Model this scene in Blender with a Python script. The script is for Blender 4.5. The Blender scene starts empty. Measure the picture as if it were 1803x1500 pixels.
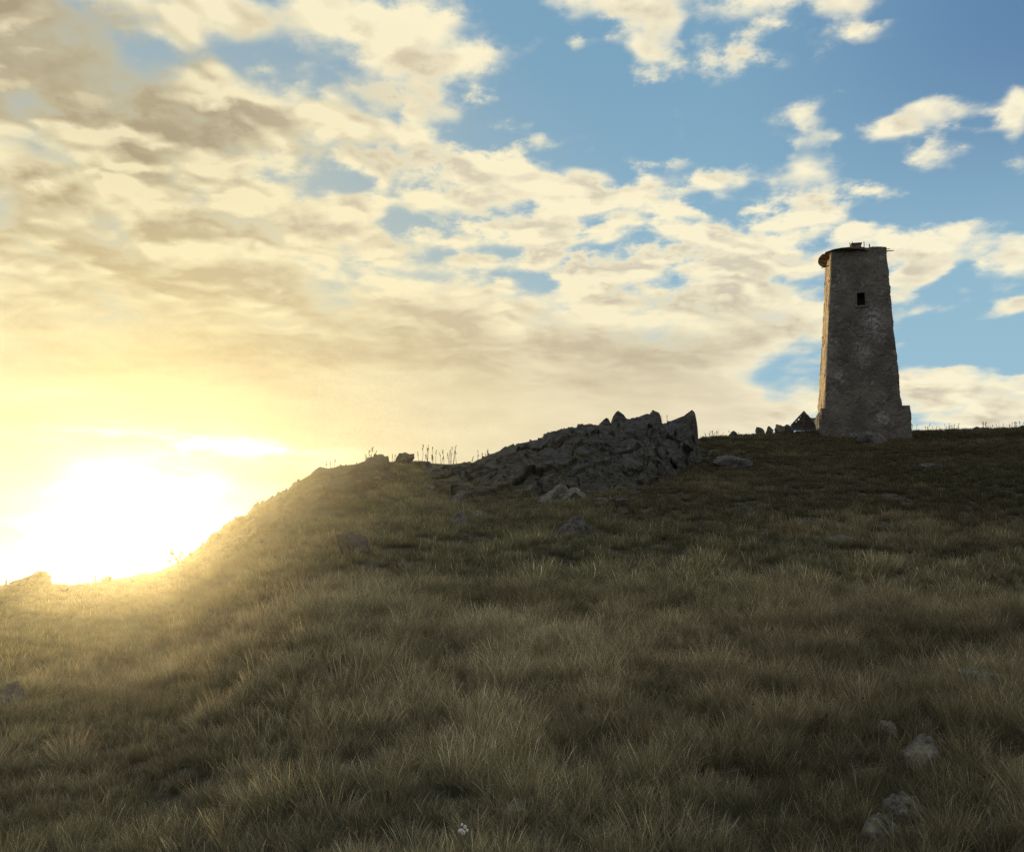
import bpy, math, random
import numpy as np
from mathutils import Vector

random.seed(7)
rng = np.random.default_rng(11)
scene = bpy.context.scene
COL = scene.collection

# ------------------------------------------------------------------ camera
F = 1700.0                      # focal length in photo pixels (1803 x 1500)
CX, CY = 901.5, 750.0
PITCH = math.atan(280.0 / F)
cp, sp = math.cos(PITCH), math.sin(PITCH)
cam_d = bpy.data.cameras.new("camera")
cam_d.sensor_width = 36.0
cam_d.lens = 36.0 * F / 1803.0
cam_d.clip_start = 0.05
cam_d.clip_end = 20000.0
cam = bpy.data.objects.new("camera", cam_d)
COL.objects.link(cam)
cam.location = (0, 0, 0)
cam.rotation_euler = (math.pi / 2 + PITCH, 0, 0)
scene.camera = cam


def ray(px, py):
    """unit direction of a photo pixel (arrays allowed)"""
    px = np.asarray(px, float); py = np.asarray(py, float)
    a = (px - CX) / F; b = (CY - py) / F
    x = a; y = cp - b * sp; z = sp + b * cp
    n = np.sqrt(x * x + y * y + z * z)
    return np.stack([x / n, y / n, z / n], -1)


def at(px, py, r):
    """point on the ray of a pixel at horizontal distance r from the eye"""
    d = ray(px, py)
    h = np.sqrt(d[..., 0] ** 2 + d[..., 1] ** 2)
    return d * (np.asarray(r) / h)[..., None]


def px_az(px):
    d = ray(px, 900.0)
    return np.arctan2(d[..., 0], d[..., 1])


# ------------------------------------------------------------------ noise
def _h(ix, iy, iz, s):
    n = (ix * 374761393 + iy * 668265263 + iz * 2147483647 + s * 974634181) & 0xFFFFFFFF
    n = ((n ^ (n >> 13)) * 1274126177) & 0xFFFFFFFF
    n = ((n ^ (n >> 15)) * 2246822519) & 0xFFFFFFFF
    n = n ^ (n >> 16)
    return n.astype(np.float64) / 4294967295.0


def vnoise(p, s=0):
    """value noise, p (...,3) -> -1..1"""
    p = np.asarray(p, float)
    i = np.floor(p).astype(np.int64); f = p - i
    f = f * f * f * (f * (f * 6 - 15) + 10)
    out = 0
    for dx in (0, 1):
        wx = f[..., 0] if dx else 1 - f[..., 0]
        for dy in (0, 1):
            wy = f[..., 1] if dy else 1 - f[..., 1]
            for dz in (0, 1):
                wz = f[..., 2] if dz else 1 - f[..., 2]
                out = out + wx * wy * wz * _h(i[..., 0] + dx, i[..., 1] + dy, i[..., 2] + dz, s)
    return out * 2 - 1


def fbm(p, oct=4, s=0, gain=0.5):
    p = np.asarray(p, float); a = 1.0; t = 0; n = 0
    for k in range(oct):
        t = t + a * vnoise(p * (2.03 ** k) + 17.3 * k, s + k); n += a; a *= gain
    return t / n


def facet(p, s=0):
    """crisp cell facets: each cell is a tilted plane -> angular rock relief"""
    p = np.asarray(p, float); i = np.floor(p).astype(np.int64)
    best = np.full(p.shape[:-1], 1e9); val = np.zeros(p.shape[:-1]); second = best.copy()
    for dx in (-1, 0, 1):
        for dy in (-1, 0, 1):
            for dz in (-1, 0, 1):
                c = i + np.array([dx, dy, dz])
                q = np.stack([c[..., k] + 0.15 + 0.7 * _h(c[..., 0], c[..., 1], c[..., 2], s + 31 * k) for k in range(3)], -1)
                e = p - q; d = np.abs(e).sum(-1)
                t = [(_h(c[..., 0], c[..., 1], c[..., 2], s + 7 + 13 * k) - 0.5) for k in range(4)]
                v = t[3] * 1.2 + (e[..., 0] * t[0] + e[..., 1] * t[1] + e[..., 2] * t[2]) * 1.4
                m = d < best
                second = np.where(m, best, np.minimum(second, d))
                val = np.where(m, v, val); best = np.where(m, d, best)
    crack = np.clip((second - best) / 0.10, 0, 1)
    return val - 0.35 * (1 - crack)


def smooth(a, b, x):
    t = np.clip((x - a) / (b - a), 0, 1)
    return t * t * (3 - 2 * t)


# ------------------------------------------------------------------ terrain
# skyline of the bare ground: photo column, photo row, distance of the ridge
SKY = np.array([
    (0, 1031, 30), (30, 1027, 30), (60, 1024, 30), (130, 1030, 30), (200, 1022, 30.5), (285, 1006, 31), (325, 988, 31.3),
    (345, 970, 31.6), (380, 945, 32), (430, 908, 32.3), (470, 882, 32.6), (500, 866, 32.8), (530, 845, 33), (560, 826, 33.2), (620, 818, 33.6),
    (680, 813, 34), (740, 815, 34.5), (800, 816, 35), (850, 816, 36), (950, 806, 38.5), (1050, 790, 41), (1150, 782, 43.5), (1240, 770, 46.5),
    (1330, 764, 50), (1430, 758, 53), (1520, 757, 55), (1605, 758, 56), (1700, 755, 57), (1803, 752, 58)], float)
_az = px_az(SKY[:, 0])
_d = ray(SKY[:, 0], SKY[:, 1])
_el = np.arcsin(_d[:, 2])
AZ = np.concatenate([[-math.pi, -2.4, -1.5, -0.9, -0.65], _az, [0.65, 0.9, 1.5, 2.4, math.pi]])
EL = np.concatenate([np.radians([-7, -6, -4, -1.5, -0.4]), _el, np.radians([9.4, 9, 4, -3, -7])])
RR = np.concatenate([[60, 55, 40, 34, 31], SKY[:, 2], [59, 60, 60, 60, 60]])
EYE = 1.7


def ridge(az):
    return np.interp(az, AZ, RR), np.interp(az, AZ, EL)


def terrain(x, y):
    x = np.asarray(x, float); y = np.asarray(y, float)
    r = np.hypot(x, y); az = np.arctan2(x, y)
    R, el = ridge(az)
    zR = R * np.tan(el)
    t = np.clip(r / R, 0, 1)
    g = np.power(t, 1.22)
    over = np.maximum(r - R, 0)
    z = -EYE + (zR + EYE) * g
    q = np.minimum(over, 220.0)
    z = z - 0.16 * q - 0.10 * (np.sqrt(q * q + 4) - 2)
    z = np.maximum(z, -38.0)
    # humps and hollows, kept low on the skyline itself
    fade = 0.25 + 0.75 * (1 - smooth(0.75, 0.97, r / R))
    near = smooth(0.8, 3.0, r)
    P = np.stack([x, y, np.zeros_like(x)], -1)
    n = 0.05 * fbm(P * 0.45, 3, 5) + 0.035 * fbm(P * 1.9, 3, 9) + 0.10 * fbm(P * 0.16, 2, 21)
    return z + n * fade * near


def ground(px, py, rmin=2.0):
    """where the ray of a photo pixel first meets the terrain"""
    d = ray(px, py); h = math.hypot(d[0], d[1])
    rs = np.geomspace(rmin, 75, 1500)
    P = d[None, :] * (rs / h)[:, None]
    below = P[:, 2] <= terrain(P[:, 0], P[:, 1])
    if below.any():
        return P[int(np.argmax(below))]
    R, el = ridge(math.atan2(d[0], d[1]))
    Q = d * (float(R) / h)
    Q[2] = float(terrain(Q[0], Q[1]))
    return Q


# ------------------------------------------------------------------ helpers
def tag(o, label=None, cat=None, group=None, kind=None):
    if label: o["label"] = label
    if cat: o["category"] = cat
    if group: o["group"] = group
    if kind: o["kind"] = kind
    return o


def mesh_obj(name, verts, faces, mat, parent=None, smoothed=False, attrs=None, loc=None):
    me = bpy.data.meshes.new(name)
    verts = np.asarray(verts, float)
    if loc is not None:
        verts = verts - np.asarray(loc, float)
    me.from_pydata(verts.tolist(), [], [tuple(int(i) for i in f) for f in faces])
    if smoothed:
        me.polygons.foreach_set("use_smooth", [True] * len(me.polygons))
    for k, v in (attrs or {}).items():
        a = me.attributes.new(k, 'FLOAT', 'POINT'); a.data.foreach_set("value", np.asarray(v, float))
    me.update()
    if mat: me.materials.append(mat)
    o = bpy.data.objects.new(name, me)
    COL.objects.link(o)
    if loc is not None and parent is None:
        o.location = tuple(loc)
    if parent: o.parent = parent
    return o


def empty(name, loc):
    o = bpy.data.objects.new(name, None)
    o.empty_display_size = 0.3
    COL.objects.link(o); o.location = tuple(float(v) for v in loc)
    return o


def grid_faces(nu, nv, off=0, wrap=False):
    f = []
    for j in range(nv - 1):
        for i in range(nu if wrap else nu - 1):
            a = off + j * nu + i; b = off + j * nu + (i + 1) % nu
            f.append((a, b, b + nu, a + nu))
    return f


class Geo:
    def __init__(s): s.v = []; s.f = []
    def add(s, v, f):
        o = len(s.v); s.v += [tuple(map(float, p)) for p in v]; s.f += [tuple(i + o for i in q) for q in f]
    def tube(s, pts, rads, n=5):
        pts = [Vector(p) for p in pts]; V = []; Fc = []
        for k, p in enumerate(pts):
            t = (pts[min(k + 1, len(pts) - 1)] - pts[max(k - 1, 0)]).normalized()
            u = t.cross(Vector((0.31, 0.9, 0.2))).normalized(); w = t.cross(u)
            for i in range(n):
                a = 2 * math.pi * i / n
                V.append(p + (u * math.cos(a) + w * math.sin(a)) * rads[k])
        for k in range(len(pts) - 1):
            for i in range(n):
                a = k * n + i; b = k * n + (i + 1) % n
                Fc.append((a, b, b + n, a + n))
        Fc.append(tuple(range(n))[::-1]); Fc.append(tuple(range((len(pts) - 1) * n, len(pts) * n)))
        s.add(V, Fc)
    def box(s, c, ax, ay, az, jit=0.0):
        """box with half axes ax, ay, az"""
        c, ax, ay, az = (np.asarray(q, float) for q in (c, ax, ay, az)); V = []
        for k in range(8):
            q = c + ax * (1 if k & 1 else -1) + ay * (1 if k & 2 else -1) + az * (1 if k & 4 else -1)
            V.append(q + rng.normal(0, 1, 3) * jit)
        s.add(V, [(0, 2, 3, 1), (4, 5, 7, 6), (0, 1, 5, 4), (2, 6, 7, 3), (0, 4, 6, 2), (1, 3, 7, 5)])
    def obj(s, name, mat, parent=None, smoothed=False, loc=None):
        return mesh_obj(name, s.v, s.f, mat, parent, smoothed, loc=loc)


# ------------------------------------------------------------------ node DSL
class S:
    """a float socket with arithmetic"""
    nt = None
    def __init__(s, sock): s.s = sock
    @staticmethod
    def m(op, *a, clamp=False):
        n = S.nt.nodes.new('ShaderNodeMath'); n.operation = op; n.use_clamp = clamp
        for i, v in enumerate(a):
            if isinstance(v, S): S.nt.links.new(v.s, n.inputs[i])
            else: n.inputs[i].default_value = float(v)
        return S(n.outputs[0])
    def __add__(a, b): return S.m('ADD', a, b)
    __radd__ = __add__
    def __sub__(a, b): return S.m('SUBTRACT', a, b)
    def __rsub__(a, b): return S.m('SUBTRACT', b, a)
    def __mul__(a, b): return S.m('MULTIPLY', a, b)
    __rmul__ = __mul__
    def __truediv__(a, b): return S.m('DIVIDE', a, b)
    def __rtruediv__(a, b): return S.m('DIVIDE', b, a)


def sm(x, a, b, lo=0.0, hi=1.0):
    n = S.nt.nodes.new('ShaderNodeMapRange'); n.interpolation_type = 'SMOOTHSTEP'
    S.nt.links.new(x.s, n.inputs['Value'])
    n.inputs['From Min'].default_value = a; n.inputs['From Max'].default_value = b
    n.inputs['To Min'].default_value = lo; n.inputs['To Max'].default_value = hi
    return S(n.outputs[0])


def vec(x, y, z):
    n = S.nt.nodes.new('ShaderNodeCombineXYZ')
    for i, v in enumerate((x, y, z)):
        if isinstance(v, S): S.nt.links.new(v.s, n.inputs[i])
        else: n.inputs[i].default_value = float(v)
    return n.outputs[0]


def noise_s(v, scale, detail=4, rough=0.55, lac=2.0, dist=0.0, dim='3D'):
    n = S.nt.nodes.new('ShaderNodeTexNoise'); n.noise_dimensions = dim
    n.inputs['Scale'].default_value = scale; n.inputs['Detail'].default_value = detail
    n.inputs['Roughness'].default_value = rough; n.inputs['Lacunarity'].default_value = lac
    n.inputs['Distortion'].default_value = dist
    S.nt.links.new(v, n.inputs['Vector'])
    return S(n.outputs[0])


def voro_s(v, scale, feature='F1', rand=1.0, smoothness=0.6):
    n = S.nt.nodes.new('ShaderNodeTexVoronoi'); n.feature = feature
    n.inputs['Scale'].default_value = scale; n.inputs['Randomness'].default_value = rand
    if feature == 'SMOOTH_F1': n.inputs['Smoothness'].default_value = smoothness
    S.nt.links.new(v, n.inputs['Vector'])
    return S(n.outputs['Distance'])


def mixc(fac, a, b, blend='MIX'):
    n = S.nt.nodes.new('ShaderNodeMix'); n.data_type = 'RGBA'; n.blend_type = blend
    n.clamp_factor = True
    for key, v in ((0, fac), (6, a), (7, b)):
        if isinstance(v, S): S.nt.links.new(v.s, n.inputs[key])
        elif isinstance(v, (tuple, list)): n.inputs[key].default_value = (*v[:3], 1.0)
        elif isinstance(v, (int, float)): n.inputs[key].default_value = v
        else: S.nt.links.new(v, n.inputs[key])
    return n.outputs[2]


def scalec(c, k):
    n = S.nt.nodes.new('ShaderNodeVectorMath'); n.operation = 'SCALE'
    if isinstance(c, (tuple, list)): n.inputs[0].default_value = c[:3]
    else: S.nt.links.new(c, n.inputs[0])
    if isinstance(k, S): S.nt.links.new(k.s, n.inputs['Scale'])
    else: n.inputs['Scale'].default_value = k
    return n.outputs[0]


def addc(a, b):
    n = S.nt.nodes.new('ShaderNodeVectorMath'); n.operation = 'ADD'
    S.nt.links.new(a, n.inputs[0]); S.nt.links.new(b, n.inputs[1])
    return n.outputs[0]


def new_mat(name):
    m = bpy.data.materials.new(name); m.use_nodes = True
    nt = m.node_tree; nt.nodes.clear(); S.nt = nt
    out = nt.nodes.new('ShaderNodeOutputMaterial')
    return m, nt, out


def texco(kind='Object'):
    n = S.nt.nodes.new('ShaderNodeTexCoord'); return n.outputs[kind]


def pos():
    return S.nt.nodes.new('ShaderNodeNewGeometry').outputs['Position']


def attr_s(name, kind='GEOMETRY'):
    n = S.nt.nodes.new('ShaderNodeAttribute'); n.attribute_name = name; n.attribute_type = kind
    return S(n.outputs['Fac'])


def bump(h, strength, distance):
    n = S.nt.nodes.new('ShaderNodeBump'); n.inputs['Strength'].default_value = strength
    n.inputs['Distance'].default_value = distance
    S.nt.links.new(h.s, n.inputs['Height'])
    return n.outputs[0]


def principled(nt, out, color, rough=0.9, normal=None, spec=0.25):
    b = nt.nodes.new('ShaderNodeBsdfPrincipled')
    if isinstance(color, (tuple, list)): b.inputs['Base Color'].default_value = (*color, 1)
    else: nt.links.new(color, b.inputs['Base Color'])
    b.inputs['Roughness'].default_value = rough
    b.inputs['Specular IOR Level'].default_value = spec
    if normal is not None: nt.links.new(normal, b.inputs['Normal'])
    nt.links.new(b.outputs[0], out.inputs[0])
    return b


# ------------------------------------------------------------------ sun and sky
SUN_D = ray(250, 893)
SUN_AZ = math.atan2(SUN_D[0], SUN_D[1]); SUN_EL = math.asin(SUN_D[2])
sl = bpy.data.lights.new("sun", 'SUN'); sl.energy = 5.0; sl.angle = math.radians(0.5); sl.color = (1.0, 0.74, 0.42)
sun = bpy.data.objects.new("sun", sl); COL.objects.link(sun)
sun.rotation_euler = Vector(-SUN_D).to_track_quat('-Z', 'Y').to_euler()

world = bpy.data.worlds.new("World"); scene.world = world; world.use_nodes = True
nt = world.node_tree; nt.nodes.clear(); S.nt = nt
wout = nt.nodes.new('ShaderNodeOutputWorld'); bg = nt.nodes.new('ShaderNodeBackground')
nt.links.new(bg.outputs[0], wout.inputs[0])
sky = nt.nodes.new('ShaderNodeTexSky'); sky.sky_type = 'NISHITA'; sky.sun_disc = False
sky.sun_elevation = SUN_EL; sky.sun_rotation = SUN_AZ
sky.air_density = 1.0; sky.dust_density = 1.0; sky.ozone_density = 1.6
gen = texco('Generated')
nrm = nt.nodes.new('ShaderNodeVectorMath'); nrm.operation = 'NORMALIZE'; nt.links.new(gen, nrm.inputs[0])
sep = nt.nodes.new('ShaderNodeSeparateXYZ'); nt.links.new(nrm.outputs[0], sep.inputs[0])
X, Y, Z = (S(sep.outputs[i]) for i in range(3))
Az = S.m('ARCTAN2', X, Y); El = S.m('ARCSINE', Z)


def ae(px, py):
    d = ray(px, py); return math.atan2(d[0], d[1]), math.asin(d[2])


# cloud deck seen in perspective
den = S.m('MAXIMUM', Z, 0.0) + 0.20
Px, Py = X / den, Y / den
Pv = vec(Px, Py, 0.0)
warp = noise_s(Pv, 3.2, 3, 0.5, dim='2D'); warp2 = noise_s(vec(Px + 7.1, Py - 3.3, 0.0), 3.2, 3, 0.5, dim='2D')
Aw = Az + (warp - 0.5) * 0.06; Ew = El + (warp2 - 0.5) * 0.035


AEw = vec(Aw, Ew, 0.0); AE = vec(Az, El, 0.0)


def blob(px, py, rx, ry, w, A=AEw, rot=0.0, acc=None):
    """acc + w * gaussian ellipse around the direction of a photo pixel"""
    a, e = ae(px, py)
    mp = nt.nodes.new('ShaderNodeMapping'); mp.vector_type = 'TEXTURE'
    mp.inputs['Location'].default_value = (a, e, 0); mp.inputs['Rotation'].default_value = (0, 0, rot)
    mp.inputs['Scale'].default_value = (rx / F, ry / F, 1); nt.links.new(A, mp.inputs[0])
    dt = nt.nodes.new('ShaderNodeVectorMath'); dt.operation = 'DOT_PRODUCT'
    nt.links.new(mp.outputs[0], dt.inputs[0]); nt.links.new(mp.outputs[0], dt.inputs[1])
    return S.m('MULTIPLY_ADD', S.m('POWER', 0.36788, S(dt.outputs['Value'])), w, acc if acc is not None else 0.0)


# rot is in (azimuth, elevation): positive = rising to the right
COVER = [
    # big bank on the left, falling to the right
    (40, 250, 420, 300, 0.95, 0), (330, 250, 170, 110, 0.75, -0.5), (470, 235, 90, 60, 0.4, -0.4), (150, 560, 620, 170, 1.0, 0), (700, 620, 640, 140, 1.0, -0.1),
    (520, 440, 240, 90, 0.55, -0.2), (1080, 660, 260, 100, 0.9, 0), (300, 800, 900, 120, 0.9, 0), (40, 60, 240, 120, 0.5, 0),
    # bright middle band
    (640, 250, 150, 55, 0.62, -0.4), (800, 320, 200, 70, 0.75, -0.3), (620, 390, 110, 50, 0.5, -0.3), (1000, 390, 240, 80, 0.85, -0.15), (1210, 350, 230, 65, 0.75, 0.0), (1180, 480, 230, 75, 0.7, -0.1),
    (1400, 360, 190, 55, 0.62, -0.05), (1620, 425, 190, 36, 0.72, -0.12), (1780, 445, 120, 38, 0.6, -0.1), (720, 480, 120, 50, 0.5, 0),
    # puffs along the top
    (400, 35, 85, 50, 0.85, -0.2), (560, 40, 90, 60, 0.6, -0.5), (680, 70, 110, 55, 0.75, -0.4), (810, 100, 100, 38, 0.55, -0.1), (760, 20, 90, 40, 0.4, 0), (1080, 2, 170, 44, 1.0, 0),
    (1320, 35, 130, 85, 1.25, 0.0), (1430, 40, 115, 52, 1.1, 0.1), (1160, 95, 72, 46, 1.0, 0.3), (850, 205, 110, 52, 0.85, -0.1), (680, 172, 56, 34, 0.62, 0), (1010, 80, 40, 14, 0.35, 0.2),
    # small ones on the right
    (1630, 216, 160, 24, 1.0, -0.05), (1640, 185, 70, 26, 0.5, 0.1), (1645, 285, 60, 30, 0.72, 0.3), (1430, 175, 80, 42, 0.7, 0.2), (1803, 230, 24, 90, 0.6, 0), (1610, 497, 60, 18, 0.95, 0.25), (1770, 552, 52, 17, 0.95, 0.1), (1620, 545, 50, 10, 0.5, 0),
    (1690, 680, 150, 30, 0.85, -0.05), (1640, 660, 50, 20, 0.5, 0), (1790, 735, 190, 30, 0.85, 0.12), (1390, 722, 75, 26, 0.65, 0.2), (1300, 560, 150, 80, 0.85, 0), (1040, 245, 36, 50, 0.3, 0.4), (1580, 600, 24, 18, 0.4, 0)]
GAPS = [
    (1150, 175, 300, 70, -0.4, 0), (1600, 110, 260, 110, -0.4, 0), (560, 150, 170, 22, -0.52, -0.25), (420, 105, 60, 20, -0.30, -0.5), (470, 318, 90, 16, -0.40, 0), (600, 318, 90, 24, -0.38, -0.1),
    (900, 482, 120, 13, -0.62, -0.1), (930, 510, 60, 14, -0.35, 0), (1700, 350, 140, 30, -0.5, 0), (1690, 605, 150, 34, -0.5, 0), (1375, 660, 44, 46, -0.6, 0.6),
    (980, 285, 150, 24, -0.4, -0.2), (715, 410, 20, 40, -0.45, 0.6), (640, 470, 70, 12, -0.4, 0), (260, 85, 60, 40, -0.42, 0), (890, 20, 32, 60, -0.6, 0), (1215, 90, 18, 60, -0.4, 0), (1150, 310, 40, 16, -0.5, 0), (860, 410, 30, 16, -0.4, -0.3), (690, 210, 60, 14, -0.3, -0.2)]
SHADES = [   # sunlit lumps (+) and shaded undersides (-)
    (400, 40, 70, 40, 0.5), (600, 50, 110, 40, 0.4), (330, 120, 70, 30, 0.35), (470, 250, 60, 34, 0.5), (440, 160, 60, 24, 0.4), (330, 285, 70, 22, 0.45), (620, 400, 100, 44, 0.4), (720, 500, 110, 40, 0.4), (1400, 380, 260, 34, 0.4),
    (1700, 430, 140, 26, 0.35), (240, 405, 160, 26, 0.35), (110, 290, 160, 24, 0.35), (1010, 560, 120, 34, 0.35), (1330, 650, 70, 22, 0.3), (60, 690, 120, 16, 0.4),
    (190, 225, 170, 34, -0.35), (350, 205, 110, 30, -0.35), (90, 40, 200, 50, -0.25), (250, 470, 280, 24, -0.35), (500, 395, 110, 26, -0.5), (560, 600, 420, 50, -0.35), (1180, 620, 250, 60, -0.35), (860, 560, 100, 18, -0.45), (1300, 515, 110, 30, -0.45), (1240, 430, 120, 20, -0.25), (110, 370, 160, 16, -0.3)]
def after(vector, val):
    """same direction, but evaluated after val: keeps few values alive at a time"""
    n = nt.nodes.new('ShaderNodeVectorMath'); n.operation = 'MULTIPLY_ADD'
    nt.links.new(val.s, n.inputs[0]); n.inputs[1].default_value = (0, 0, 1e-6); nt.links.new(vector, n.inputs[2])
    return n.outputs[0]


def blob_sum(items, acc):
    A = AEw
    for k, b in enumerate(items):
        if k % 10 == 9: A = after(AEw, acc)
        acc = blob(b[0], b[1], b[2], b[3], b[4], A, b[5] if len(b) > 5 else 0.0, acc)
    return acc


cover = blob_sum(COVER, 0.0)
AEw_ = AEw; AEw = after(AEw, cover)
gap = blob_sum(GAPS, -0.40)
AEw = after(AEw_, gap)
lit0 = blob_sum(SHADES, 0.52)
AEw = AEw_
sx, sy = SUN_D[0], SUN_D[1]; sh = math.hypot(sx, sy); sx /= sh; sy /= sh
low = S.m('MAXIMUM', sm(El, ae(900, 760)[1], ae(900, 420)[1]), sm(Az, 0.20, 0.34) * 0.75)            # smooth stratus low down, lumpy clouds higher up
crisp = blob(900, 340, 520, 150, 0.75, AE); crisp = blob(1200, 60, 560, 130, 0.55, AE, acc=crisp); crisp = blob(1650, 420, 300, 300, 0.45, AE, acc=crisp); crisp = blob(1150, 480, 300, 100, 0.5, AE, acc=crisp)
crisp = S.m('MINIMUM', crisp + 0.16, 1.0)
back = sm(S.m('ABSOLUTE', Az), 0.75, 1.1)                  # bright cloud added behind the viewer, out of view, as fill light
cover = S.m('MINIMUM', cover, 0.95) + gap + back * 0.75
n_big = noise_s(Pv, 4.2, 4, 0.55, 2.0, 0.0, dim='2D')
n0 = noise_s(vec(Px + 1.7, Py + 0.4, 0.0), 10.0, 7, 0.60, 2.1, 0.0, dim='2D')


def soft(k, sc, det):
    return noise_s(vec(Px * 0.8 + 3.3 + k * sx, Py + k * sy, 0.0), sc, det, 0.5, 2.0, 0.0, dim='2D')


s0, s1 = soft(0, 5.0, 2), soft(0.06, 5.0, 2)
f0, f1 = soft(0.5, 15.0, 3), soft(0.52, 15.0, 3)
def puffs(k):
    n = nt.nodes.new('ShaderNodeTexVoronoi'); n.voronoi_dimensions = '2D'; n.feature = 'SMOOTH_F1'; n.inputs['Scale'].default_value = 8.5; n.inputs['Smoothness'].default_value = 0.35
    n.inputs['Detail'].default_value = 1.0; n.inputs['Roughness'].default_value = 0.35; n.inputs['Lacunarity'].default_value = 2.3
    nt.links.new(vec(Px * 0.85 + (warp - 0.5) * 0.25 + (n0 - 0.5) * 0.07 + k * sx, Py + (warp2 - 0.5) * 0.25 + (n0 - 0.5) * 0.07 + k * sy, 0.0), n.inputs['Vector'])
    return 0.42 - S(n.outputs['Distance'])


p0, p1 = puffs(0.0), puffs(0.025)
D = cover + p0 * low * (0.35 + crisp * 0.75) + (n_big - 0.5) * (0.35 + low * 1.0) + (n0 - 0.5) * low * (0.45 + crisp * 1.7) + (s0 - 0.5) * 0.3
alpha = S.m('POWER', sm(D, -0.32, 0.42), 1.5)
thick = sm(D, 0.05, 0.75)
grad = (s0 - s1) * (0.5 + low * 2.3) + (f0 - f1) * low * (crisp * 1.6 + 0.5) + (n0 - 0.5) * low * (crisp * 0.5 + 0.1) + ((p0 - p1) * 2.3 + p0 * 0.8) * low * (0.65 + crisp * 0.35)
lit = S.m('ADD', grad, lit0, clamp=True)
lit = S.m('MULTIPLY_ADD', crisp, 0.16, lit, clamp=True)
# angle to the sun
dot = X * SUN_D[0] + Y * SUN_D[1] + Z * SUN_D[2]
ang = S.m('ARCCOSINE', S.m('MINIMUM', dot, 0.99999))
warm = S.m('EXPONENT', ang * -2.6)                       # broad warm zone around the sun
glow = S.m('EXPONENT', ang * -6.5)
dim = blob(40, 120, 420, 230, 0.95, AE) + blob(300, 230, 330, 150, 0.45, AE) + blob(520, 560, 620, 130, 0.25, AE) + blob(1150, 640, 320, 110, 0.3, AE)
# colours
bright = mixc(warm * 1.2, (0.98, 0.92, 0.70), (1.0, 0.84, 0.46))
shade = mixc(warm * 1.4, (0.60, 0.54, 0.43), (0.82, 0.62, 0.31))
shade = mixc(crisp * 0.7, shade, (0.70, 0.66, 0.54))
tfac = S.m('MULTIPLY', thick, S.m('SUBTRACT', 1.25, lit * 1.15), clamp=True)
cloud = mixc(tfac, bright, shade)
cloud = scalec(cloud, 1.0 - S.m('MULTIPLY', dim, S.m('SUBTRACT', 1.15, lit * 0.9), clamp=True) * 0.42)
# clear sky: physical sky, graded towards the photo's saturated blue away from the sun
nish = scalec(sky.outputs[0], 0.10)
bl = mixc(sm(El, ae(900, 760)[1], ae(900, 20)[1]), (0.335, 0.555, 0.695), (0.205, 0.395, 0.565))
bl = mixc(S.m('MULTIPLY', sm(Az, 0.20, 0.56), sm(El, 0.28, 0.52), clamp=True) * 0.85, bl, (0.11, 0.225, 0.43))
clear = mixc(0.88, nish, bl)
clear = mixc(sm(ang, 0.62, 0.1) * 0.9, clear, (0.62, 0.58, 0.42))
c = mixc(alpha, clear, cloud)
c = mixc(back, c, scalec(mixc(0.8, c, (0.80, 0.84, 0.90)), 0.74))                           # same added cloud, greyed and scaled to set the fill
# glow of the sun burning through the low cloud
streak = noise_s(vec(Az * 3.0 + (warp - 0.5) * 0.3, El * 16.0, 0.0), 2.6, 5, 0.55, dim='2D')
GW = vec(Az + (streak - 0.5) * 0.10, El + (s0 - 0.5) * 0.07 + (streak - 0.5) * 0.04, 0.0)
g1 = blob(250, 905, 108, 58, 2.2, GW) + blob(335, 782, 180, 17, 1.3, AEw, -0.04) * sm(streak, 0.36, 0.6) + blob(120, 1015, 420, 34, 1.4, AE)
g1 = g1 * (0.55 + 0.9 * streak)
c = addc(c, scalec((0.85, 0.68, 0.10), glow * 0.36 * (0.5 + 1.0 * streak)))
c = addc(c, scalec((1.0, 0.93, 0.66), g1))
# below the horizon: dim warm haze
c = mixc(sm(El, -0.05, -0.005), (0.22, 0.19, 0.13), c)
nt.links.new(c, bg.inputs[0]); bg.inputs[1].default_value = 1.0
world.cycles.sampling_method = 'MANUAL'; world.cycles.sample_map_resolution = 512

# ------------------------------------------------------------------ materials
def rock_material(name, dark, pale, scale=1.0, lichen=(0.20, 0.19, 0.11), lich=0.5, stretch=None):
    m, nt, out = new_mat(name)
    v = pos()
    if stretch:
        mp = nt.nodes.new('ShaderNodeMapping'); nt.links.new(v, mp.inputs[0])
        mp.inputs['Rotation'].default_value = stretch[0]; mp.inputs['Scale'].default_value = stretch[1]; v = mp.outputs[0]
    a = noise_s(v, 1.7 * scale, 6, 0.65); b = noise_s(v, 9.0 * scale, 6, 0.7); g = noise_s(v, 38.0 * scale, 3, 0.7)
    col = mixc(sm(a, 0.34, 0.66), dark, pale)
    col = mixc(sm(b, 0.35, 0.7), col, tuple(0.45 * x for x in dark))
    col = mixc(sm(noise_s(v, 4.0 * scale, 5, 0.7), 0.52, 0.64) * lich, col, lichen)
    col = mixc(sm(g, 0.55, 0.75) * 0.5, col, pale)
    h = a * 0.6 + b * 0.5 + g * 0.25 + voro_s(v, 6.0 * scale, 'DISTANCE_TO_EDGE') * 0.6
    principled(nt, out, col, 0.92, bump(h, 0.8, 0.06 / scale))
    return m


M_ROCK = rock_material("outcrop_rock", (0.040, 0.037, 0.033), (0.100, 0.092, 0.078), 0.8, (0.085, 0.082, 0.045), 0.45, ((0, math.radians(-38), 0), (0.55, 1.0, 1.8)))
M_STONE = rock_material("field_stone", (0.085, 0.079, 0.068), (0.215, 0.200, 0.170), 2.5, (0.24, 0.23, 0.14), 0.5)
M_DARKSTONE = rock_material("dark_stone", (0.06, 0.055, 0.05), (0.15, 0.14, 0.125), 2.0, (0.11, 0.11, 0.06), 0.35)

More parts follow.
